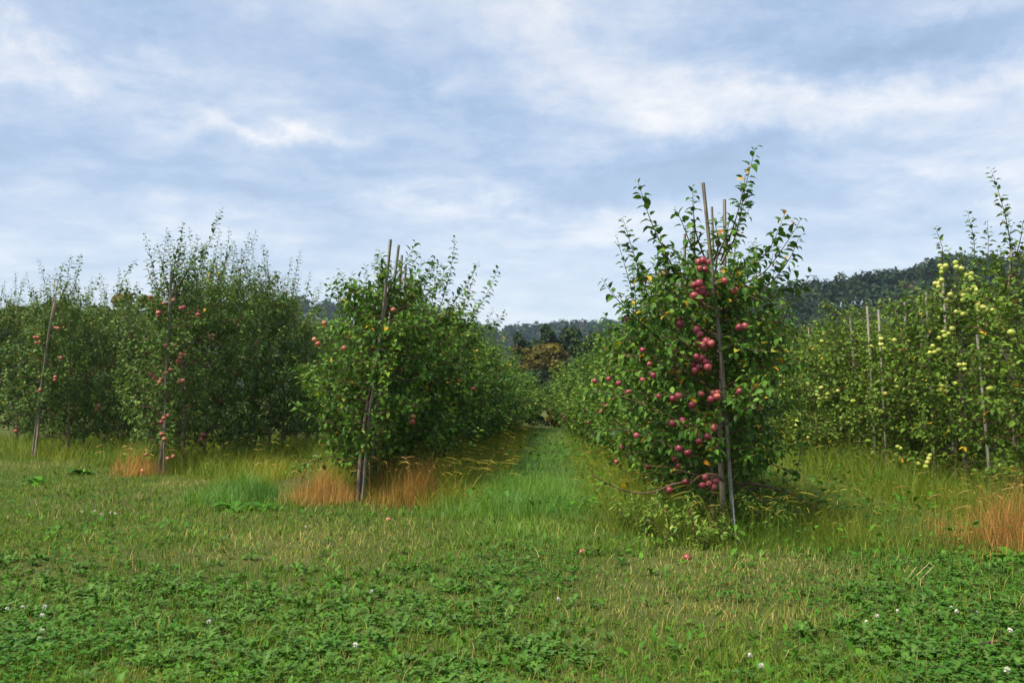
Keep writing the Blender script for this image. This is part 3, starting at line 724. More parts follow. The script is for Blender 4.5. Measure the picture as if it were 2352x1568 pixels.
for px, py in [(346, 682), (376, 697), (398, 689), (363, 718), (370, 717), (363, 726), (422, 706), (415, 708), (455, 723), (382, 793), (402, 794), (415, 813), (424, 815), (409, 830), (413, 822), (391, 849), (380, 856),
               (346, 861), (354, 868), (366, 878), (369, 871), (411, 876), (420, 874), (376, 960), (370, 969), (386, 954), (371, 997), (377, 1008), (336, 1044), (385, 1053), (398, 1048), (327, 1081)]:
    hang_apple(A0, at(px, py, YA - prng.uniform(.25, .5)) - A0B, 'pink', 1.0)
stake('stake between the pink apples in the front tree of the tall left row', [np.array((*(at(376, 1085, YA - .1)[:2]), -.15)), at(380, 898, YA - .16), at(386, 760, YA - .08), at(393, 622, YA - .05)], 'stakes of the tall left row', .024)
stake('second stake in the tall left row, right of the pink apples', [np.array((-6.75, 17.9, -.15)), at(420, 800, 17.9), at(431, 635, 17.9)], 'stakes of the tall left row', .022)

# --- B0: front tree of the third row on the left
YB = 20.7
B0B = np.array(((78 - 1272) / FPX * YB, YB, 0))
b0_trunk = loc_pts(B0B, YB, [(80, 1055), (88, 980), (98, 880), (108, 800), (120, 710), (126, 640)]); b0_trunk[0][2] = -.05
b0_sh = sh(B0B, YB, [[(120, 740), (118, 690), (112, 632)], [(122, 720), (150, 660), (160, 605), (165, 590)], [(125, 720), (170, 660), (185, 585)], [(126, 700), (200, 680), (225, 635)], [(115, 760), (90, 710), (72, 655)], [(125, 690), (135, 640), (150, 600)]], .4)
gB0 = grow(104, b0_trunk, ([.4, .8, 1.3, 1.8, 2.3, 3.2], [.4, .7, .95, 1.0, .8, .35]), nbr=42, leaf=.082, tmean=.46, yellow=.012, twig_gap=.065, zlow=.7, ztop=3.0, shoots=b0_sh, flank=24, top_shoots=5, rise=.45)
B0 = hero_tree('apple_tree', 'leftmost row front tree with slanting bare trunk and few red apples', B0B, gB0, LEAF_GREY, 120, seed=4)
for px, py in [(80, 775), (87, 775), (83, 787), (92, 787), (127, 753), (133, 754), (140, 822), (127, 866), (126, 873), (92, 895), (36, 990)]:
    hang_apple(B0, at(px, py, YB - .6) - B0B, 'pink', 1.05)
stake('slanting stake of the front tree in the leftmost row', [np.array((*(at(72, 1056, YB - .15)[:2]), -.15)), at(85, 960, YB - .15), at(100, 850, YB - .3), at(116, 740, YB - .5), at(127, 690, YB - .4)], w=.028)

# --- Y0, Y1: yellow-apple trees on the right
XY = 5.8
YY = 13.9
Y0B = np.array((XY - .1, YY, 0))
y0_trunk = loc_pts(Y0B, YY, [(2222, 1130), (2212, 1000), (2205, 880), (2198, 780), (2190, 690), (2184, 630)]); y0_trunk[0][2] = -.05
y0_sh = sh(Y0B, YY, [[(2190, 700), (2166, 610), (2165, 570), (2148, 522)], [(2195, 690), (2205, 610), (2210, 575)], [(2200, 760), (2232, 640), (2238, 560), (2222, 485)], [(2205, 740), (2262, 640), (2270, 560), (2268, 508)],
    [(2185, 640), (2182, 600), (2176, 575)], [(2195, 800), (2130, 760), (2090, 730)]], .3)
gY0 = grow(105, y0_trunk, ([.4, .8, 1.3, 1.8, 2.3, 3.0], [.5, .8, .9, .85, .6, .3]), nbr=54, leaf=.082, tmean=.5, yellow=.015, twig_gap=.065, zlow=.18, ztop=2.7, shoots=y0_sh, flank=18)
Y0 = hero_tree('apple_tree', 'tree loaded with big clusters of yellow green apples near the right edge', Y0B, gY0, LEAF_YG, 260, seed=5)
y0_ap = [(1177, 692), (1213, 694), (1193, 712), (1187, 735), (1278, 672), (1283, 702), (1317, 709), (1350, 753), (1381, 745), (1376, 770), (1187, 786), (1147, 808), (1170, 808), (1166, 830), (1397, 834), (1357, 850), (1420, 850), (1243, 880), (1220, 918),
    (1330, 886), (1360, 890), (1404, 880), (1327, 918), (1397, 914), (1425, 950), (1457, 963), (1486, 980), (1520, 985), (1476, 1005), (1430, 985), (1282, 993), (1307, 996), (1328, 1008), (1400, 1102), (1437, 1082), (1470, 1080), (1432, 1115), (1540, 1058), (1562, 1070), (1532, 1093), (1563, 1095),
    (1198, 1123), (1233, 1136), (1207, 1150), (1257, 1103), (1170, 1165), (1130, 1215), (1110, 1260), (1142, 1258), (1172, 1240), (1300, 1294), (1335, 1338), (1300, 1340), (1338, 1368), (1405, 1312), (1205, 1425), (1190, 1475), (1215, 1480), (1185, 1505), (1207, 1506), (1278, 1462), (1502, 1303)]
for x_, y_ in y0_ap:
    hang_apple(Y0, at(1745.6 + x_ * .3515, 367.5 + y_ * .3515, YY - prng.uniform(.32, .62)) - Y0B, 'yellow', .98)
for px, py in [(2068, 1030), (2062, 1026), (2136, 1046), (2134, 1054), (2130, 1062), (2126, 1072), (2110, 1065)]:
    hang_apple(Y0, at(px, py, YY - .8) - Y0B, 'yellow', .9)
YY1 = 12.55
Y1B = np.array((XY + .05, YY1, 0))
y1_trunk = loc_pts(Y1B, YY1, [(2335, 1155), (2330, 1000), (2326, 860), (2310, 760), (2318, 640), (2325, 560)]); y1_trunk[0][2] = -.05
y1_sh = sh(Y1B, YY1, [[(2325, 640), (2318, 540), (2298, 455), (2276, 388)], [(2330, 600), (2345, 545), (2350, 508)], [(2320, 680), (2300, 610), (2290, 575)], [(2320, 660), (2350, 600), (2370, 560)], [(2330, 700), (2360, 680), (2380, 640)]], .3)
gY1 = grow(106, y1_trunk, ([.4, .8, 1.3, 1.8, 2.3, 3.0], [.5, .75, .8, .75, .55, .3]), nbr=50, leaf=.082, tmean=.45, yellow=.02, twig_gap=.065, zlow=.18, ztop=2.8, shoots=y1_sh, flank=18)
Y1 = hero_tree('apple_tree', 'apple tree cut by the right picture edge with one long shoot above it', Y1B, gY1, LEAF_YG, 200, seed=6)
for px, py in [(2330, 838), (2309, 853), (2318, 930), (2335, 920), (2325, 945), (2342, 935), (2312, 945), (2340, 960), (2298, 855)]:
    hang_apple(Y1, at(px, py, YY1 - .6) - Y1B, 'yellow', .95)

# --- stakes of the yellow row
for tx, ty, d, bx, lab in [(1953, 728, 19.5, 1966, 'leftmost pale stake standing in the yellow apple row'), (1992, 703, 18.4, 1999, 'tall pale stake clear of leaves in the yellow apple row'), (2018, 710, 17.7, 2022, 'pale stake just right of the tall clear one'),
        (2078, 694, 16.5, 2076, 'dark topped stake midway along the yellow apple row'), (2111, 679, 15.8, 2108, 'pale stake left of the yellow apple clusters'), (2127, 670, 15.5, 2130, 'thin pale stake close left of the yellow apple clusters'),
        (2166, 649, 14.85, 2172, 'stake under the leftmost yellow apple cluster'), (2201, 642, 14.3, 2200, 'pale stake standing among the yellow apple clusters'), (2245, 768, 13.6, 2252, 'pale stake below the big yellow apple clusters')]:
    d -= 1.25 if tx in (1992, 1953, 2018) else .25
    t_ = at(tx, ty, d - .1); x0 = (bx - 1272) / FPX * d
    m_ = (np.array((x0, d, 0)) + t_) / 2
    stake(lab, [np.array((x0, d, -.15)), m_, t_], 'stakes of the yellow apple row', .025, mat=STAKE_PALE)
stake('slanting grey stake by the right picture edge', [np.array(((2368 - 1272) / FPX * 12.4, 12.4, -.15)), at(2326, 860, 12.1), at(2297, 789, 12.1)], w=.024)
# --- stakes of the right row behind the front tree
for lab, tp, d in [('pale stake right of the tallest stake, behind the red apple tree', (1664, 458), 10.7), ('stake left of the tallest stake, behind the red apples', (1594, 504), 11.7), ('pale square topped stake left of the red apples', (1573, 537), 12.5),
                   ('thin stake close behind the tallest stake', (1635, 475), 13.7), ('dark leaning stake furthest left behind the red apple tree', (1520, 557), 15.0)]:
    t_ = at(*tp, d); lo = at(tp[0] + (16 if tp[0] == 1520 else 0), 650, d)
    stake(lab, [np.array((1.65, d, -.15)), np.array((.35 * lo[0] + .65 * 1.65, d, 1.3)), lo, t_], 'stakes of the row right of the path', .021)
# --- stakes of the left-hand rows further in
for lab, tp, d in [('pale stake seen in the gap left of the pink apples', (286, 723), 25.0), ('thin brown stake in the gap close to the pink apples', (312, 740), 25.8), ('short stake top near the left picture edge', (51, 733), 27.5)]:
    t_ = at(*tp, d - .9); stake(lab, [np.array((t_[0] - .1, d, -.15)), np.array((t_[0] - .05, d - .8, 1.2)), t_], 'stakes of the leftmost rows', .026)

# --- generic trees that fill the rows
def generic(seed, kind):
    rg = np.random.default_rng(seed); lean = rg.normal(0, .08)
    tr = [(0, 0, -.05), (lean * .4, rg.normal(0, .05), 1.0), (lean, rg.normal(0, .06), 2.0), (lean * 1.2, 0, 2.7)]
    if kind == 'dark':
        return grow(seed, tr, ([.15, .5, 1.1, 1.6, 2.1, 2.5, 3.0], [.6, .95, 1.18, 1.1, .85, .55, .3]), nbr=58, leaf=.086, tmean=.48, yellow=.007, twig_gap=.065, zlow=.15, ztop=2.5, top_shoots=12, top_len=(.4, .95), flank=22)
    if kind == 'grey':
        return grow(seed, tr, ([.1, .5, 1.1, 1.6, 2.1, 2.5, 3.0], [.7, .98, 1.05, 1.0, .85, .6, .35]), nbr=44, leaf=.078, tmean=.50, yellow=.006, twig_gap=.06, zlow=.12, ztop=2.7, top_shoots=20, top_len=(.6, 1.3), rise=.55, flank=30)
    return grow(seed, tr, ([.15, .5, 1.1, 1.6, 2.1, 2.5, 3.0], [.7, .95, 1.05, .95, .7, .5, .3]), nbr=56, leaf=.082, tmean=.5, yellow=.010, twig_gap=.065, zlow=.15, ztop=2.4, top_shoots=13, top_len=(.3, .8), flank=22)
KINDS = {'dark': (LEAF_DARK, (201, 202, 203, 204)), 'grey': (LEAF_GREY, (211, 212, 213)), 'yel': (LEAF_YG, (221, 222, 223))}
VAR = {k: [tree_meshes(generic(s, k), m) for s in ss] for k, (m, ss) in KINDS.items()}
trng = random.Random(4242)
def near_(i, a, b, k): return a + (b - a) * min(1, i / k)
def row_tree(kind, x, y, label, group, scale, apples=None, n=0, side=None, wide=1.0, tall=1.0):
    tm, cm, P = trng.choice(VAR[kind])
    root = empty('apple_tree', (x + trng.gauss(0, .06), y + trng.gauss(0, .08), 0), trng.choice((0, math.pi)) + trng.gauss(0, .25))
    s = scale * trng.uniform(.93, 1.07); root.scale = (s * wide, s, s * tall * trng.uniform(.97, 1.05))
    tag(root, label, 'apple tree', group)
    link('trunk', tm, root); c = link('crown', cm, root); c['kind'] = 'stuff'
    if n:
        # apples sit towards the side that the light and the path reach
        rz = root.rotation_euler.z; w = np.array((math.cos(-rz) * side[0] - math.sin(-rz) * side[1], math.sin(-rz) * side[0] + math.cos(-rz) * side[1]))
        sc = P[:, :2] @ w; ok = np.where((sc > .3) & (P[:, 2] > .5) & (P[:, 2] < 2.5))[0]
        for _ in range(n):
            if len(ok) == 0: break
            q = P[trng.choice(list(ok))] + np.array((*(w * .05), -.05))
            hang_apple(root, q, apples, .95)
            if trng.random() < .45: hang_apple(root, q + np.array((trng.gauss(0, .04), trng.gauss(0, .04), -.07)), apples, .92)
    return root
ORD = 'first second third fourth fifth sixth seventh eighth ninth tenth eleventh twelfth'.split()
gR = 'apple trees in the row right of the path'; gL = 'apple trees in the row left of the path'
for i in range(28):
    d = YR + 1.05 * (i + 1)
    row_tree('dark', 1.65 - .004 * i, d, f'{ORD[i]} leafy tree behind the tall red apple tree in the row right of the path' if i < 10 else 'leafy apple tree far along the row right of the path', gR, np.interp(d, [10, 14, 38], [1.0, .93, .95]), 'red', 7 if i < 3 else 3 if i < 9 else 1 if i < 18 else 0, (-.8, -.6), np.interp(d, [10, 16, 26, 38], [1.0, 1.12, 1.35, 1.95]), np.interp(d, [10, 14, 20, 38], [1.0, 1.02, .95, .76]))
for i in range(25):
    d = YL + 1.03 * (i + 1)
    if i == 2: continue
    row_tree('dark', -2.5 + (.12 if i < 4 else .012 * i), d, f'{ORD[i]} leafy tree behind the leaning stake tree in the row left of the path' if i < 10 else 'leafy apple tree far along the row left of the path', gL, np.interp(d, [13, 16, 38], [1.04, 1.0, .97]), 'pink', 2 if i < 6 else 1 if i % 3 == 0 else 0, (.75, -.66), np.interp(d, [12, 16, 26, 38], [1.05, 1.15, 1.35, 1.95]), np.interp(d, [12, 15, 17, 22, 38], [.96, 1.0, 1.08, .98, .76]))
for i in range(12):
    d = YA + .95 * (i + 1)
    row_tree('grey', -6.7 + .05 * i, d, f'{ORD[i]} bushy tree with upright shoots behind the pink apple tree' if i < 6 else 'bushy tree deep inside the tall left row', 'apple trees in the tall left row', np.interp(d, [17, 20, 27], [1.08, 1.10, 1.0]), 'pink', 4 if i < 4 else 1, (.3, -.95), 1.0, np.interp(i, [0, 1, 4, 8, 11], [1.1, 1.17, 1.15, 1.12, 1.0]))
for i in range(8):
    d = YB + 1.0 * (i + 1)
    row_tree('grey', -10.85, d, f'{ORD[i]} grey green tree behind the slanting trunk of the leftmost row' if i < 4 else 'grey green tree deep inside the leftmost row', 'apple trees in the leftmost row', .98, 'pink', 2 if i < 5 else 0, (.3, -.95), 1.1, 1.16)
for i in range(5):
    d = 26.2 + 1.0 * i
    row_tree('grey', -15.0, d, 'distant grey green apple tree at the left picture edge', 'apple trees at the left picture edge', 1.05, None, 0, None, 1.1, 1.2)
for i, d in enumerate((11.4, 15.0, 16.0, 17.0, 18.0, 18.95, 19.9, 20.9, 21.9, 22.9, 23.9, 25.0)):
    row_tree('yel', XY, d, 'nearest yellow apple tree, only partly inside the right picture edge' if i == 0 else f'{ORD[i - 1]} yellow green tree left of the clustered apples in the row with pale stakes' if i < 9 else 'yellow green tree at the hidden far end of the pale stake row', 'apple trees in the yellow apple row', .97, 'yellow', 6 if d < 22 else 2, (-.75, -.66), 1.28, 1.03)
for i in range(8):
    d = 20.4 + 1.05 * i
    row_tree('yel', 9.95, d, 'pale apple tree behind the row with pale stakes', 'apple trees in the far right row', .98)

# ------------------------------------------------------------------ grasses and ground cover
GRASS = leaf_mat('lawn_blade', [(0, (0.033, 0.080, 0.008)), (0.3, (0.072, 0.154, 0.012)), (0.55, (0.127, 0.222, 0.018)), (0.68, (0.198, 0.262, 0.030)), (0.76, (0.330, 0.296, 0.070)), (0.88, (0.473, 0.376, 0.130)), (1, (0.616, 0.502, 0.220))], rough=.6, trans=.3, under=(.10, .16, .03), under_mix=.2, spec=.12)
TALL = leaf_mat('tall_grass_blade', [(0, (0.049, 0.120, 0.010)), (0.3, (0.107, 0.198, 0.014)), (0.5, (0.194, 0.264, 0.020)), (0.68, (0.302, 0.312, 0.025)), (0.82, (0.409, 0.336, 0.039)), (1, (0.544, 0.456, 0.093))], rough=.6, trans=.3, under=(.12, .15, .04), under_mix=.2, spec=.2)
DRY = leaf_mat('dry_orange_blade', [(0, (0.219, 0.113, 0.033)), (0.35, (0.439, 0.215, 0.055)), (0.65, (0.593, 0.326, 0.099)), (1, (0.688, 0.496, 0.198))], rough=.7, trans=.3, under=(.4, .22, .07), under_mix=.2, spec=.15)
LUSH = leaf_mat('lush_grass_blade', [(0, (0.046, 0.139, 0.008)), (0.4, (0.098, 0.245, 0.013)), (0.75, (0.182, 0.346, 0.020)), (1, (0.318, 0.452, 0.026))], rough=.5, trans=.3, under=(.10, .20, .09), under_mix=.3, spec=.35)
BROAD = leaf_mat('weed_leaf', [(0, (0.019, 0.073, 0.005)), (0.35, (0.040, 0.138, 0.008)), (0.65, (0.074, 0.213, 0.013)), (0.88, (0.120, 0.275, 0.019)), (1, (0.217, 0.361, 0.028))], rough=.5, trans=.22, under=(.12, .18, .05), under_mix=.35, spec=.18)

def blades(mb, x, y, h, w, tint, rg, bend=.5, lean=None, z=None):
    n = len(x)
    if n == 0: return
    a = rg.uniform(0, 6.283, n); b = np.abs(rg.normal(bend, bend * .45, n))
    dx, dy = np.cos(a) * b, np.sin(a) * b
    if lean is not None: dx = dx + lean[0]; dy = dy + lean[1]
    fa = a + rg.normal(1.57, .6, n); px_, py_ = np.cos(fa), np.sin(fa)
    z0 = relief(x, y) - .01 if z is None else z
    base = np.stack([x, y, z0], 1); side = np.stack([px_, py_, np.zeros(n)], 1) * (w * .5)[:, None]
    def pt(f):
        q = np.stack([dx * f ** 1.8, dy * f ** 1.8, f - .32 * np.hypot(dx, dy) * f ** 2.2], 1)
        return base + q * h[:, None]
    m = pt(.5); t = pt(1.0)
    v = np.stack([base - side, base + side, m - side * .8, m + side * .8, t], 1)
    k = (np.arange(n) * 5)[:, None]
    tri = np.concatenate([k + np.array((0, 1, 3)), k + np.array((0, 3, 2)), k + np.array((2, 3, 4))])
    mb.add(v.reshape(-1, 3), tri, np.repeat(tint, 5))

def blob(x, y, lst):
    """soft patches on the ground: (px, py, half width px, half height px) read as ground ellipses"""
    s = np.zeros_like(x)
    for px, py, hw, hh, amp in lst:
        c = gr(px, py); rx = abs(gr(px + hw, py)[0] - c[0]); ry = .5 * abs(gr(px, py - hh)[1] - gr(px, py + hh)[1])
        s += amp * np.exp(-(((x - c[0]) / rx) ** 2 + ((y - c[1]) / ry) ** 2))
    return s
WEEDY = [(250, 1370, 330, 70, 1.0), (800, 1400, 420, 70, 1.0), (1150, 1330, 250, 40, .6), (700, 1530, 420, 70, .9), (1150, 1500, 300, 50, .5), (2150, 1400, 300, 110, 1.1), (2000, 1520, 300, 60, .8), (80, 1300, 150, 60, .5),
         (360, 1210, 180, 25, .5), (100, 1500, 160, 60, .5), (200, 1095, 140, 22, .8), (2250, 1290, 170, 25, .7)]
DRYP = [(760, 1240, 260, 45, 1.45), (560, 1280, 200, 18, 0.87), (1620, 1330, 260, 55, 1.59), (1850, 1300, 90, 40, 0.87), (1500, 1400, 220, 35, 0.72), (430, 1110, 120, 18, 1.16), (1600, 1480, 260, 50, 0.72), (1000, 1480, 220, 16, 0.72), (330, 1560, 120, 18, 1.01), (100, 1070, 120, 12, 1.01), (1350, 1560, 350, 25, 0.58), (2230, 1480, 80, 20, 0.87)]

def scatter(rg, n, x0, x1, y0, y1, vis=True):
    """random ground points, denser near the camera so that the picture is evenly covered"""
    u = rg.random(n); y = 1 / (1 / y0 + u * (1 / y1 - 1 / y0)) if vis else rg.uniform(y0, y1, n)
    t0, t1 = x0, x1
    x = y * rg.uniform(t0, t1, n)
    return x, y

def make_lawn():
    rg = np.random.default_rng(300); mb = MB()
    x, y = scatter(rg, 150000, -.60, .52, 4.0, 24)
    ok = y < headland(x) + .5 + (vnoise(x, y, .8, 9) - .5) * 1.2; x, y = x[ok], y[ok]
    dry = np.clip(blob(x, y, DRYP) + (vnoise(x, y, .7, 11) - .5) * .9 + (vnoise(x, y, .2, 12) - .5) * .5, 0, 1.2)
    weed = np.clip(blob(x, y, WEEDY), 0, 1)
    keep = rg.random(len(x)) > .45 * weed; x, y, dry = x[keep], y[keep], dry[keep]
    tint = np.clip(rg.normal(.42, .20, len(x)) + (vnoise(x, y, 1.1, 14) - .5) * .3, 0, .66)
    strawp = .05 + .40 * dry ** 1.4
    st = rg.random(len(x)) < strawp
    tint = np.where(st, rg.uniform(.70, 1.0, len(x)), tint + .10 * dry)
    h = np.clip(rg.normal(.062, .022, len(x)), .02, .14) * (1 - .25 * np.clip(dry, 0, 1)) * (.55 + .5 * vnoise(x, y, .5, 15) + .75 * vnoise(x, y, .13, 16) ** 1.5)
    w = rg.uniform(.0028, .0055, len(x)) * np.clip(y / 6, .8, 2.2)
    blades(mb, x, y, h, w, tint, rg, .55)
    x = rg.uniform(-13, 5, 70000); y = rg.uniform(8.5, 21, 70000)
    ok = (y < headland(x) + .4) & (np.abs(x + .05 * y) < .58 * y); x, y = x[ok], y[ok]
    dry = np.clip(blob(x, y, DRYP) + (vnoise(x, y, .7, 11) - .5) * .9, 0, 1.2); st = rg.random(len(x)) < .04 + .28 * dry ** 1.4
    blades(mb, x, y, rg.uniform(.05, .13, len(x)) * (.5 + vnoise(x, y, .3, 17)), rg.uniform(.004, .008, len(x)), np.where(st, rg.uniform(.7, 1, len(x)), np.clip(rg.normal(.45, .18, len(x)) + .08 * dry, 0, .68)), rg, .6)
    # longer odd blades standing out of the turf
    x, y = scatter(rg, 5000, -.60, .52, 4.0, 20); ok = y < headland(x) + .5; x, y = x[ok], y[ok]
    blades(mb, x, y, rg.uniform(.08, .19, len(x)), rg.uniform(.003, .006, len(x)) * np.clip(y / 6, .8, 2), np.where(rg.random(len(x)) < .3, rg.uniform(.65, .95, len(x)), rg.uniform(.15, .6, len(x))), rg, .6)
    o = mb.build('lawn_grass', GRASS); tag(o, 'short mown grass mixed with straw across the headland', 'grass', kind='stuff')
make_lawn()

def rot_leaf_field(mb, x, y, size, tint, rg, elev=.45, width=.42, curl=.45, template='leaf', z=None):
    n = len(x); a = rg.uniform(0, 6.283, n); el = np.clip(rg.normal(elev, .3, n), -.1, 1.35)
    d = np.stack([np.cos(a) * np.cos(el), np.sin(a) * np.cos(el), np.sin(el)], 1)
    nn = norm(np.stack([-np.cos(a) * np.sin(el), -np.sin(a) * np.sin(el), np.cos(el)], 1) + rg.normal(0, .25, (n, 3)))
    pos = np.stack([x, y, (relief(x, y) if z is None else z)], 1)
    add_leaves(mb, pos, d, nn, size, tint, width=width, curl=curl * rg.uniform(.5, 1.4, n), fold=.3)

# toothed dandelion leaf: rows of left / middle / right down its length
DW = np.array((.02, .07, .03, .11, .045, .15, .06, .18, .12, .01)); DY = np.linspace(0, 1, len(DW)) ** .92
def dandelions(mb, x, y, rg, size=(.09, .17)):
    k = len(DW)
    for cx, cy in zip(x, y):
        n = rg.integers(6, 11); a = np.arange(n) * 2.3999 + rg.uniform(0, 6.28); el = rg.uniform(.2, 1.3, n); L = rg.uniform(*size, n) * rg.uniform(.6, 1.15, n)
        z0 = float(relief(np.array([cx]), np.array([cy]))[0])
        t0 = rg.normal(.42, .12)
        for i in range(n):
            ca, sa = math.cos(a[i]), math.sin(a[i])
            f = DY; r = L[i] * f * math.cos(el[i]) * (1 - .1 * f); zz = L[i] * (f * math.sin(el[i]) - .55 * f ** 2 * math.sin(el[i])) + .01
            M = np.stack([cx + ca * r, cy + sa * r, z0 + zz], 1)
            sd = np.array((-sa, ca, 0)) ; wv = (DW * L[i] * rg.uniform(.8, 1.15))[:, None] * sd
            up = np.array((0, 0, 1.)) * (DW * L[i] * rg.uniform(-.1, .5))[:, None]
            back = np.stack([np.full(k, -ca), np.full(k, -sa), np.zeros(k)], 1) * (np.where(np.arange(k) % 2 == 1, .035, 0) * L[i])[:, None]
            V = np.stack([M - wv + up + back, M, M + wv + up + back], 1).reshape(-1, 3)
            j = np.arange(k - 1)[:, None] * 3
            T = np.concatenate([j + np.array(q) for q in ((0, 1, 4), (0, 4, 3), (1, 2, 5), (1, 5, 4))])
            mb.add(V, T, float(np.clip(t0 + rg.normal(0, .1), 0, .97)))

def clovers(mb, x, y, rg, tint=.35):
    n = len(x); h = rg.uniform(.025, .075, n); z = relief(x, y) + h
    for q in range(3):
        a = rg.uniform(0, .4, n) + q * 2.094 + x * 37 % 6.28
        d = np.stack([np.cos(a), np.sin(a), rg.normal(.05, .2, n)], 1)
        nn = norm(np.stack([rg.normal(0, .2, n), rg.normal(0, .2, n), np.ones(n)], 1))
        add_leaves(mb, np.stack([x, y, z], 1), d, nn, rg.uniform(.013, .024, n), np.clip(rg.normal(tint, .12, n), 0, .8), width=1.05, curl=.1, fold=.1)

def make_cover():
    rg = np.random.default_rng(310)
    mb = MB()
    x, y = scatter(rg, 4200, -.60, .52, 4.0, 15); wd = -.02 + blob(x, y, WEEDY) * .85 + (vnoise(x, y, .6, 21) - .5) * 1.0 + (vnoise(x, y, .22, 29) - .5) * .6 - .5 * blob(x, y, DRYP)
    ok = (y < headland(x)) & (rg.random(len(x)) < np.clip(wd, .02, .9)); x, y = x[ok], y[ok]
    near = y < 9.5
    dandelions(mb, x[near][:1200], y[near][:1200], rg, (.07, .145))
    o = mb.build('dandelion_cover', BROAD); tag(o, 'toothed dandelion leaves covering the near headland in dark green patches', 'ground cover', kind='stuff')
    mb = MB()
    x, y = scatter(rg, 26000, -.60, .52, 4.0, 22); wd = .35 + blob(x, y, WEEDY) * .8 + (vnoise(x, y, .5, 22) - .5) * 1.1 - .7 * blob(x, y, DRYP)
    ok = (y < headland(x) + .3) & (rg.random(len(x)) < np.clip(wd, .05, 1)); x, y = x[ok], y[ok]
    rot_leaf_field(mb, x, y, rg.uniform(.035, .085, len(x)) * np.clip(y / 7, .9, 1.5), np.clip(rg.normal(.46, .16, len(x)), 0, .97), rg, .55, .40)
    y = 1 / (1 / 9.0 + rg.random(9000) * (1 / 30 - 1 / 9.0)); x = rg.uniform(-9, 7, 9000)
    ok = (y > headland(x)) & (vnoise(x, y, .8, 33) > .52); x, y = x[ok], y[ok]
    rot_leaf_field(mb, x, y, rg.uniform(.05, .12, len(x)) * np.clip(y / 10, 1, 1.5), np.clip(rg.normal(.42, .16, len(x)), 0, .97), rg, .6, .42, z=relief(x, y) + rg.uniform(0, .22, len(x)))
    # scattered broader plantain-like leaves
    x, y = scatter(rg, 2600, -.60, .52, 4.0, 12); ok = (y < headland(x)); x, y = x[ok], y[ok]
    rot_leaf_field(mb, x, y, rg.uniform(.045, .10, len(x)), np.clip(rg.normal(.45, .15, len(x)), 0, .97), rg, .8, .38)
    o = mb.build('weed_cover', BROAD); tag(o, 'small broad leaved weeds scattered through the mown grass', 'ground cover', kind='stuff')
    mb = MB()
    x, y = scatter(rg, 17000, -.60, .52, 4.0, 14)
    wd = blob(x, y, [(2150, 1380, 330, 120, 1.2), (1700, 1370, 160, 25, .6), (60, 1490, 200, 90, 1.0), (1200, 1300, 250, 40, .8), (700, 1230, 300, 40, .3)]) + (vnoise(x, y, .45, 23) - .5) * .9
    ok = (y < headland(x)) & (wd > .4); x, y = x[ok], y[ok]
    clovers(mb, x, y, rg)
    o = mb.build('clover_cover', BROAD); tag(o, 'low clover leaves, thickest at the right of the headland', 'ground cover', kind='stuff')
make_cover()

def foxtails(mb, x, y, rg, h=(.45, .8), tint=(.7, 1.0), lean=(0, 0)):
    for cx, cy in zip(x, y):
        H = rg.uniform(*h); a = rg.uniform(0, 6.28); b = rg.uniform(.15, .55)
        dx, dy = math.cos(a) * b + lean[0], math.sin(a) * b + lean[1]
        f = np.array((0, .35, .62, .80, .84, .90, .96, 1.0)); hb_ = math.hypot(dx, dy)
        hk = f ** 2 + .9 * np.clip(f - .72, 0, 1) * f
        p = np.stack([cx + dx * H * hk, cy + dy * H * hk, H * (f - .25 * hb_ * f ** 3 - (1.2 + hb_) * np.clip(f - .78, 0, 1) ** 1.5)], 1)
        r = np.array((.0010, .0009, .0008, .0007, .0018, .0032, .0029, .001)) * min(1.5, max(1, cy / 12))
        v_, t_ = tube(p, r, 3, False)
        mb.add(v_, t_, np.repeat(np.where(f < .82, rg.uniform(.40, .62), rg.uniform(*tint)), 3))

def strip(name, label, mat, n, xs, ys, hgt, width, tmean, tsd, seed, bend=.6, fox=0, lean=None, front=True, group=None, patchy=.3, dens=None, edge_x=None, ragged=0.0):
    rg = np.random.default_rng(seed); mb = MB()
    y = 1 / (1 / ys[0] + rg.random(n) * (1 / ys[1] - 1 / ys[0])); x = rg.uniform(xs[0], xs[1], n)
    ok = y > (headland(x) if front else -1) + (vnoise(x, y, .7, seed) - .5) * .8
    if dens is not None: ok &= rg.random(n) < dens(x, y)
    if ragged: ok &= rg.random(n) < np.clip(1 - ragged * 1.6 * (vnoise(x, y, .16, seed + 7) - .15) , .08, 1)
    x, y = x[ok], y[ok]; m = len(x)
    edge = dens(x, y) if dens is not None else np.ones(m)
    h = (hgt[0] * .5 + (hgt[1] - hgt[0] * .5) * rg.random(m) ** 1.4) * (.45 + .55 * edge) * (1 - patchy + 2 * patchy * vnoise(x, y, .6, seed + 1))
    if edge_x: h *= np.clip(.3 + .7 * (x - edge_x[1]) / (edge_x[0] - edge_x[1]), .25, 1)
    if front: h *= np.clip((y - headland(x) + .5) / .9, .35, 1)
    w = rg.uniform(.0025, .006, m) * np.clip(y / 12, .8, 1.7) * width
    tint = np.clip(rg.normal(tmean, tsd, m) + (vnoise(x, y, .9, seed + 2) - .5) * .45 + (vnoise(x, y, .3, seed + 3) - .5) * .25, 0, 1)
    blades(mb, x, y, h, w, tint, rg, bend, lean)
    if fox:
        q = rg.integers(0, m, fox); foxtails(mb, x[q], y[q], rg, (min(.5, hgt[1] * .8), min(.8, hgt[1] * 1.2)), lean=tuple(.6 * c_ for c_ in (lean or (0, 0))))
    o = mb.build(name, mat); tag(o, label, 'grass', group, kind='stuff')
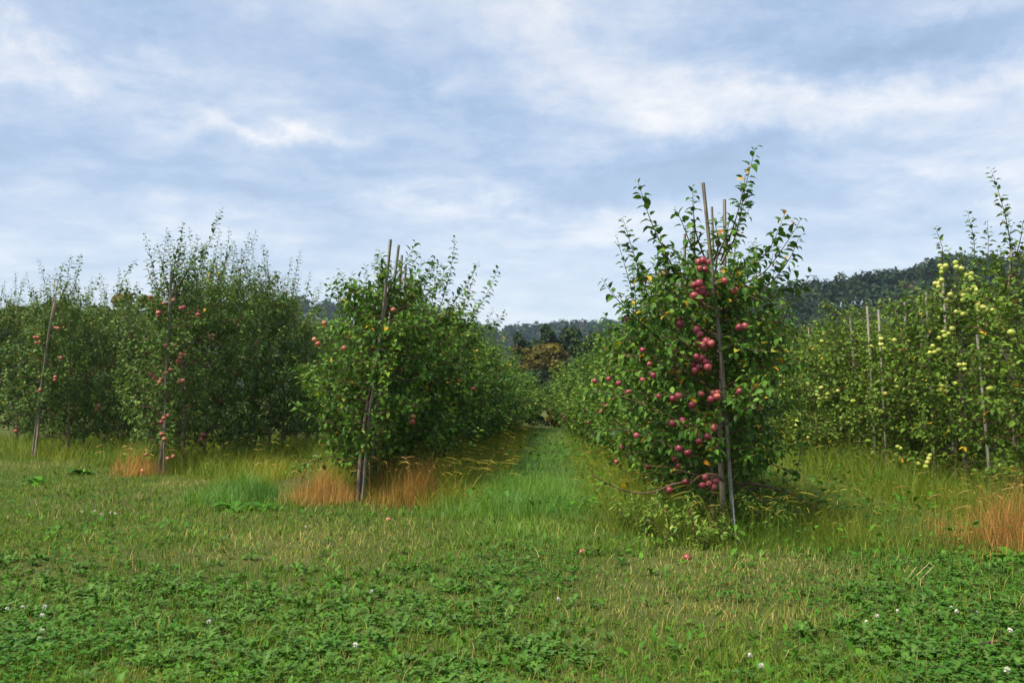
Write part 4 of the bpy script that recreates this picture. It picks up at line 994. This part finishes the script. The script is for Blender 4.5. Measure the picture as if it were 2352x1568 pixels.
strip('tall_grass', 'tall olive grass with foxtail heads along the foot of the row left of the path', TALL, 38000, (-3.5, -.72), (11.3, 38), (.28, .78), 1.0, .47, .18, 401, fox=700, lean=(.25, -.08), bend=.75, edge_x=(-1.6, -.6))
strip('tall_grass', 'tall olive grass with foxtail heads along the foot of the row right of the path', TALL, 42000, (.36, 2.9), (8.3, 38), (.25, .58), .9, .36, .18, 402, fox=520, lean=(-.12, -.08), bend=.75, edge_x=(1.0, .25))
strip('tall_grass', 'olive brown grass under the tall left row', TALL, 26000, (-8.6, -4.2), (14, 27), (.28, .66), .9, .45, .15, 403, fox=160)
strip('tall_grass', 'yellow green grass under the leftmost row', TALL, 18000, (-15.5, -8.4), (18.5, 31), (.25, .6), .9, .36, .15, 404, fox=80)
strip('tall_grass', 'yellow green meadow grass between the red apple tree and the yellow apple row', TALL, 46000, (2.4, 7.2), (8.3, 24), (.12, .30), .8, .33, .17, 405, fox=650, patchy=.5, bend=.85)
strip('tall_grass', 'tall seeding grass hiding the foot of the yellow apple row', TALL, 26000, (4.3, 7.2), (8.6, 26), (.32, .78), .85, .36, .17, 409, fox=380, patchy=.4, bend=.6)
strip('path_grass', 'bright green grass carpeting the path between the two middle rows', LUSH, 22000, (-1.7, .75), (15.5, 39), (.08, .20), 1.0, .42, .15, 406, front=False)
def ell(px, py, rx, ry):
    c = gr(px, py)
    return lambda x, y: np.exp(-1.1 * (((x - c[0]) / rx) ** 2 + ((y - c[1]) / ry) ** 2) * (.45 + 1.1 * vnoise(x, y, .25, 77)))
c = gr(1180, 1165)
strip('lush_grass', 'thick pale green grass tussock in front of the path', LUSH, 34000, (c[0] - 1.0, c[0] + 1.0), (c[1] - 1.3, c[1] + 3.5), (.28, .50), .9, .55, .16, 407, front=False, dens=ell(1180, 1150, .85, 2.2), bend=.55)
c = gr(560, 1160)
strip('lush_grass', 'blue green grass tussock beside the dry orange grass on the left', LUSH, 22000, (c[0] - 1.1, c[0] + 1.1), (c[1] - 1, c[1] + 1.4), (.34, .62), 1.0, .45, .15, 408, front=False, dens=ell(560, 1148, .52, .7), bend=.7)
c = gr(1230, 1230)
strip('lush_grass', 'bright green longer grass at the mouth of the path', LUSH, 9000, (c[0] - 1.4, c[0] + 1.2), (c[1] - 1.3, c[1] + 1.3), (.10, .20), .9, .62, .16, 412, front=False, dens=ell(1220, 1225, .9, 1.0), bend=.6)
for q, (px, py, rx, ry, n, hh, lab) in enumerate([(738, 1158, .36, .45, 3600, (.42, .68), 'dry orange grass left of the leaning stake'), (962, 1160, .36, .5, 4200, (.45, .72), 'dry orange grass right of the leaning stake'),
        (318, 1098, .38, .45, 2600, (.42, .68), 'dry golden grass left of the bare trunk of the pink apple tree'), (2325, 1262, .5, .6, 4600, (.40, .68), 'dry orange grass at the right picture edge'), (872, 1146, .28, .45, 1500, (.35, .55), 'sparse rusty grass behind the black trunk guard'), (480, 1085, .8, .6, 2200, (.2, .4), 'faded rusty grass right of the pink apple tree')]):
    c = gr(px, py)
    strip('dry_grass', lab, DRY, int(n * 3.6), (c[0] - 1.9 * rx, c[0] + 1.9 * rx), (c[1] - 1.7 * ry, c[1] + 1.9 * ry), hh, .7, .45 if q != 4 else .25, .24, 420 + q, bend=.42, front=False, dens=ell(px, py - 8, rx, ry), group='patches of dry grass', fox=24, patchy=.55, ragged=.7)

# ------------------------------------------------------------------ weeds, docks and small things
WEEDG = leaf_mat('pale_weed_leaf', [(0, (0.048, 0.121, 0.013)), (0.4, (0.117, 0.229, 0.027)), (0.75, (0.235, 0.338, 0.045)), (0.9, (0.391, 0.411, 0.090)), (1, (0.274, 0.145, 0.036))], rough=.5, trans=.3, under=(.15, .22, .05))
WEEDD = leaf_mat('withered_weed_leaf', [(0, (.05, .025, .015)), (.5, (.14, .07, .03)), (1, (.30, .19, .08))], rough=.7, trans=.15)
def weed_plant(label, pos, h, nst, mat, seed, spread=.16, leaf=.06, group=None, tmean=.55):
    rg = np.random.default_rng(seed); root = empty('leafy_weed', pos); tag(root, label, 'weed', group)
    st = MB(); F = Foliage()
    for k in range(nst):
        a = rg.uniform(0, 6.28); r = spread * rg.uniform(.2, 1); l = h * rg.uniform(.6, 1.1)
        p = resample([(math.cos(a) * r * .4, math.sin(a) * r * .4, -.02), (math.cos(a) * r * .8, math.sin(a) * r * .8, l * .6), (math.cos(a) * (r + .12), math.sin(a) * (r + .12), l)], 7)
        st.add(*tube(p, np.linspace(.004, .0015, 7), 4)); F.shoot(p, rg, .016, leaf, .12, tmean, .04, open_=1.1, droop=.1)
    st.build('stem', TWIG, root)
    p, d, n, s, c, k = F.arrays(); mb = MB(); add_leaves(mb, p, d, n, s, c, width=.3, curl=k, fold=.3); o = mb.build('foliage', mat, root); o['kind'] = 'stuff'
for q, (px, py, h, ns, m, lab) in enumerate([(1560, 1245, .42, 12, WEEDG, 'pale narrow leaved weed left of the red apple trunk'), (1600, 1262, .36, 12, WEEDG, 'pale narrow leaved weed in front of the red apple trunk'), (1525, 1262, .24, 6, WEEDG, 'low pale weed furthest left of the red apple trunk'),
        (1740, 1240, .42, 10, WEEDG, 'pale weed with drooping tips right of the guy wire'), (1650, 1258, .26, 6, WEEDG, 'pale weed between the trunk and the guy wire'), (1625, 1236, .36, 9, WEEDD, 'withered brown weed at the red apple trunk'), (1735, 1228, .36, 7, WEEDD, 'withered brown weed right of the tall stake'),
        (1590, 1225, .4, 8, WEEDG, 'taller leafy weed close behind the red apple trunk'), (1480, 1235, .40, 10, WEEDG, 'pale weed clump in the grass left of the low bare branch'), (1440, 1215, .36, 9, WEEDG, 'pale weed clump furthest left in front of the right row'), (1690, 1238, .40, 9, WEEDG, 'leafy weed close against the guy wire'), (1790, 1235, .36, 8, WEEDG, 'weed clump right of the drooping pale weed'), (1560, 1215, .42, 9, BROAD, 'dark green weed under the low bare branch'),
        (855, 1130, .5, 7, BROAD, 'leafy green vine shoots beside the black trunk guard'), (905, 1128, .55, 6, BROAD, 'green leafy weed between the dry grass patches on the left')]):
    weed_plant(lab, gr(px, py), h, ns, m, 500 + q, tmean=.5, leaf=.065)
def dock(label, pos, n, size, seed):
    rg = np.random.default_rng(seed); root = empty('dock_plant', pos); tag(root, label, 'plant', 'broad leaved dock plants')
    for k in range(n):
        a = k * 2.3999 + rg.normal(0, .2); el = rg.uniform(.25, 1.0); mb = MB()
        d = np.array([(math.cos(a) * math.cos(el), math.sin(a) * math.cos(el), math.sin(el))]); nn = np.array([(-math.cos(a) * math.sin(el), -math.sin(a) * math.sin(el), math.cos(el))])
        r = rg.uniform(.02, .10)
        add_leaves(mb, np.array([(math.cos(a) * r, math.sin(a) * r, .02)]), d, nn, np.array([size * rg.uniform(.7, 1.2)]), np.array([np.clip(rg.normal(.5, .15), 0, .9)]), width=.52, curl=.55, fold=.3)
        mb.build('leaf', BROAD, root)
dock('large leaved dock plant in front of the blue green tussock', gr(540, 1172), 18, .24, 601)
dock('small dock plant right beside the large leaved one', gr(600, 1172), 12, .18, 602)
dock('broad leaved plant left of the dry golden grass', gr(185, 1092), 16, .24, 603)
dock('low dark rosette at the left picture edge below the staked tree', gr(90, 1112), 14, .2, 604)
dock('blue green broad leaved plant under the dry orange grass on the right', gr(2335, 1288), 14, .17, 605)

WHITE = noise_mat('clover_blossom', [(.3, (.62, .55, .50)), (.6, (.80, .78, .72))], 90, .7)
def clover_flower(label, pos, s, group):
    s *= .72
    root = empty('clover_flower', pos); tag(root, label, 'flower', group); h = .05 + .03 * trng.random()
    mb = MB(); mb.add(*tube(np.array([(0, 0, -.01), (.005, 0, h * .6), (.008, .004, h)]), .0015, 4)); mb.build('stem', BROAD, root)
    rg = np.random.default_rng(int(s * 1e5) % 9999); mb = MB(); n = 46
    d = norm(rg.normal(size=(n, 3)) + np.array((0, 0, .5))); nn = norm(np.cross(d, rg.normal(size=(n, 3))))
    add_leaves(mb, np.tile((.008, .004, h), (n, 1)) + d * s * .3, d, nn, np.full(n, s), np.full(n, .5), width=.4, curl=-.2, fold=.5); o = mb.build('blossom', WHITE, root)
for px, py, s, lab in [(92, 1438, .017, 'pinkish white clover blossom, second from the bottom left corner'), (92, 1468, .017, 'white clover blossom near the left edge below the pinkish one'), (86, 1490, .018, 'lowest white clover blossom near the left edge'), (98, 1420, .016, 'pink clover blossom highest of those near the left edge')]:
    clover_flower(lab, gr(px, py), s, 'clover flowers')
for px, py, s in [(48, 1413, .015), (12, 1422, .015), (475, 1458, .016), (812, 1515, .017), (850, 1378, .014), (230, 1192, .016), (250, 1188, .016), (262, 1194, .017), (215, 1186, .016), (185, 1188, .015), (2012, 1438, .016), (2060, 1426, .015), (1988, 1450, .015), (2078, 1420, .015), (2184, 1424, .015), (2196, 1430, .015), (2240, 1432, .016), (2318, 1480, .017), (1745, 1560, .016), (2310, 1565, .02), (1720, 1530, .015), (700, 1225, .015), (1280, 1395, .015)]:
    clover_flower('tiny white clover blossom in the row below the dead twig on the left' if px < 300 and py < 1300 else 'small white clover blossom in the leafy clover patch on the right' if px > 1900 and py < 1490 else 'small lone white clover blossom in the short grass', gr(px, py), s, 'clover flowers')

def fallen(label, px, py, kind):
    p = gr(px, py); o = link('fallen_apple', APPLE[kind][0]); o.location = (p[0], p[1], .028); o.rotation_euler = (1.1, .4, trng.uniform(0, 6)); o.scale = (.85,) * 3; tag(o, label, 'apple', 'fallen apples')
fallen('fallen pink apple in the grass at the mouth of the path', 1338, 1276, 'pink'); fallen('fallen peach coloured apple in the grass below the withered weed', 1578, 1288, 'pink'); fallen('fallen pink apple below the dry orange grass on the left', 892, 1200, 'pink')
def twig(label, pts, r=.006, mat=TWIG, name='dead_twig'):
    b = np.array(pts[0]); mb = MB(); p = resample(np.array(pts) - b, 8); mb.add(*tube(p, np.linspace(r, r * .6, 8), 5)); o = mb.build(name, mat); o.location = tuple(b); tag(o, label, 'twig')
def up_(px, py, h):
    g = gr(px, py); g[2] = h; return g
d0 = gr(318, 1185)
twig('dark dead twig slanting up from the lawn on the left', [gr(318, 1186), at(296, 1162, d0[1] + .02), at(280, 1142, d0[1] + .04)], .007)
twig('short dark twig standing beside the slanting one', [gr(280, 1190), at(276, 1172, d0[1]), at(274, 1155, d0[1])], .005)
twig('dark red stick lying in the leaves at the bottom right', [up_(2245, 1503, .05), up_(2275, 1499, .06), up_(2310, 1500, .055), up_(2325, 1504, .04)], .007)
STRAW = noise_mat('straw', [(.3, (.35, .25, .12)), (.7, (.55, .43, .25))], 30, .7)
for (x0, y0, x1, y1, lab) in [(2075, 1342, 2105, 1300, 'pale dry stalk leftmost of three over the clover'), (2080, 1345, 2135, 1292, 'long dry stalk in the middle of three over the clover'), (2105, 1340, 2146, 1298, 'dry stalk rightmost of three over the clover')]:
    g0 = gr(x0, y0); twig(lab, [g0, at((x0 + x1) / 2, (y0 + y1) / 2, g0[1] + .05), at(x1, y1, g0[1] + .1)], .0035, STRAW, 'dry_stalk')
HAZE = bpy.data.materials.new('haze'); HAZE.use_nodes = True
for n_ in list(HAZE.node_tree.nodes): HAZE.node_tree.nodes.remove(n_)
_o = HAZE.node_tree.nodes.new('ShaderNodeOutputMaterial'); _v = HAZE.node_tree.nodes.new('ShaderNodeVolumePrincipled')
_v.inputs['Color'].default_value = (.58, .77, 1.0, 1); _v.inputs['Density'].default_value = HAZE_DENSITY
HAZE.node_tree.links.new(_v.outputs[0], _o.inputs['Volume'])
hb = MB(); q_ = np.array([(x, y, z) for x in (-4200, 4200) for y in (-3200, 5200) for z in (-1.5, 100)])
hb.add(q_, [(0, 1, 3), (0, 3, 2), (4, 6, 7), (4, 7, 5), (0, 4, 5), (0, 5, 1), (2, 3, 7), (2, 7, 6), (0, 2, 6), (0, 6, 4), (1, 5, 7), (1, 7, 3)])
o = hb.build('haze', HAZE, smooth=False); tag(o, 'thin bluish air over the whole orchard and the hills', 'haze', kind='stuff')
print('tris', sum(len(m.polygons) for m in bpy.data.meshes), 'objects', len(bpy.data.objects))
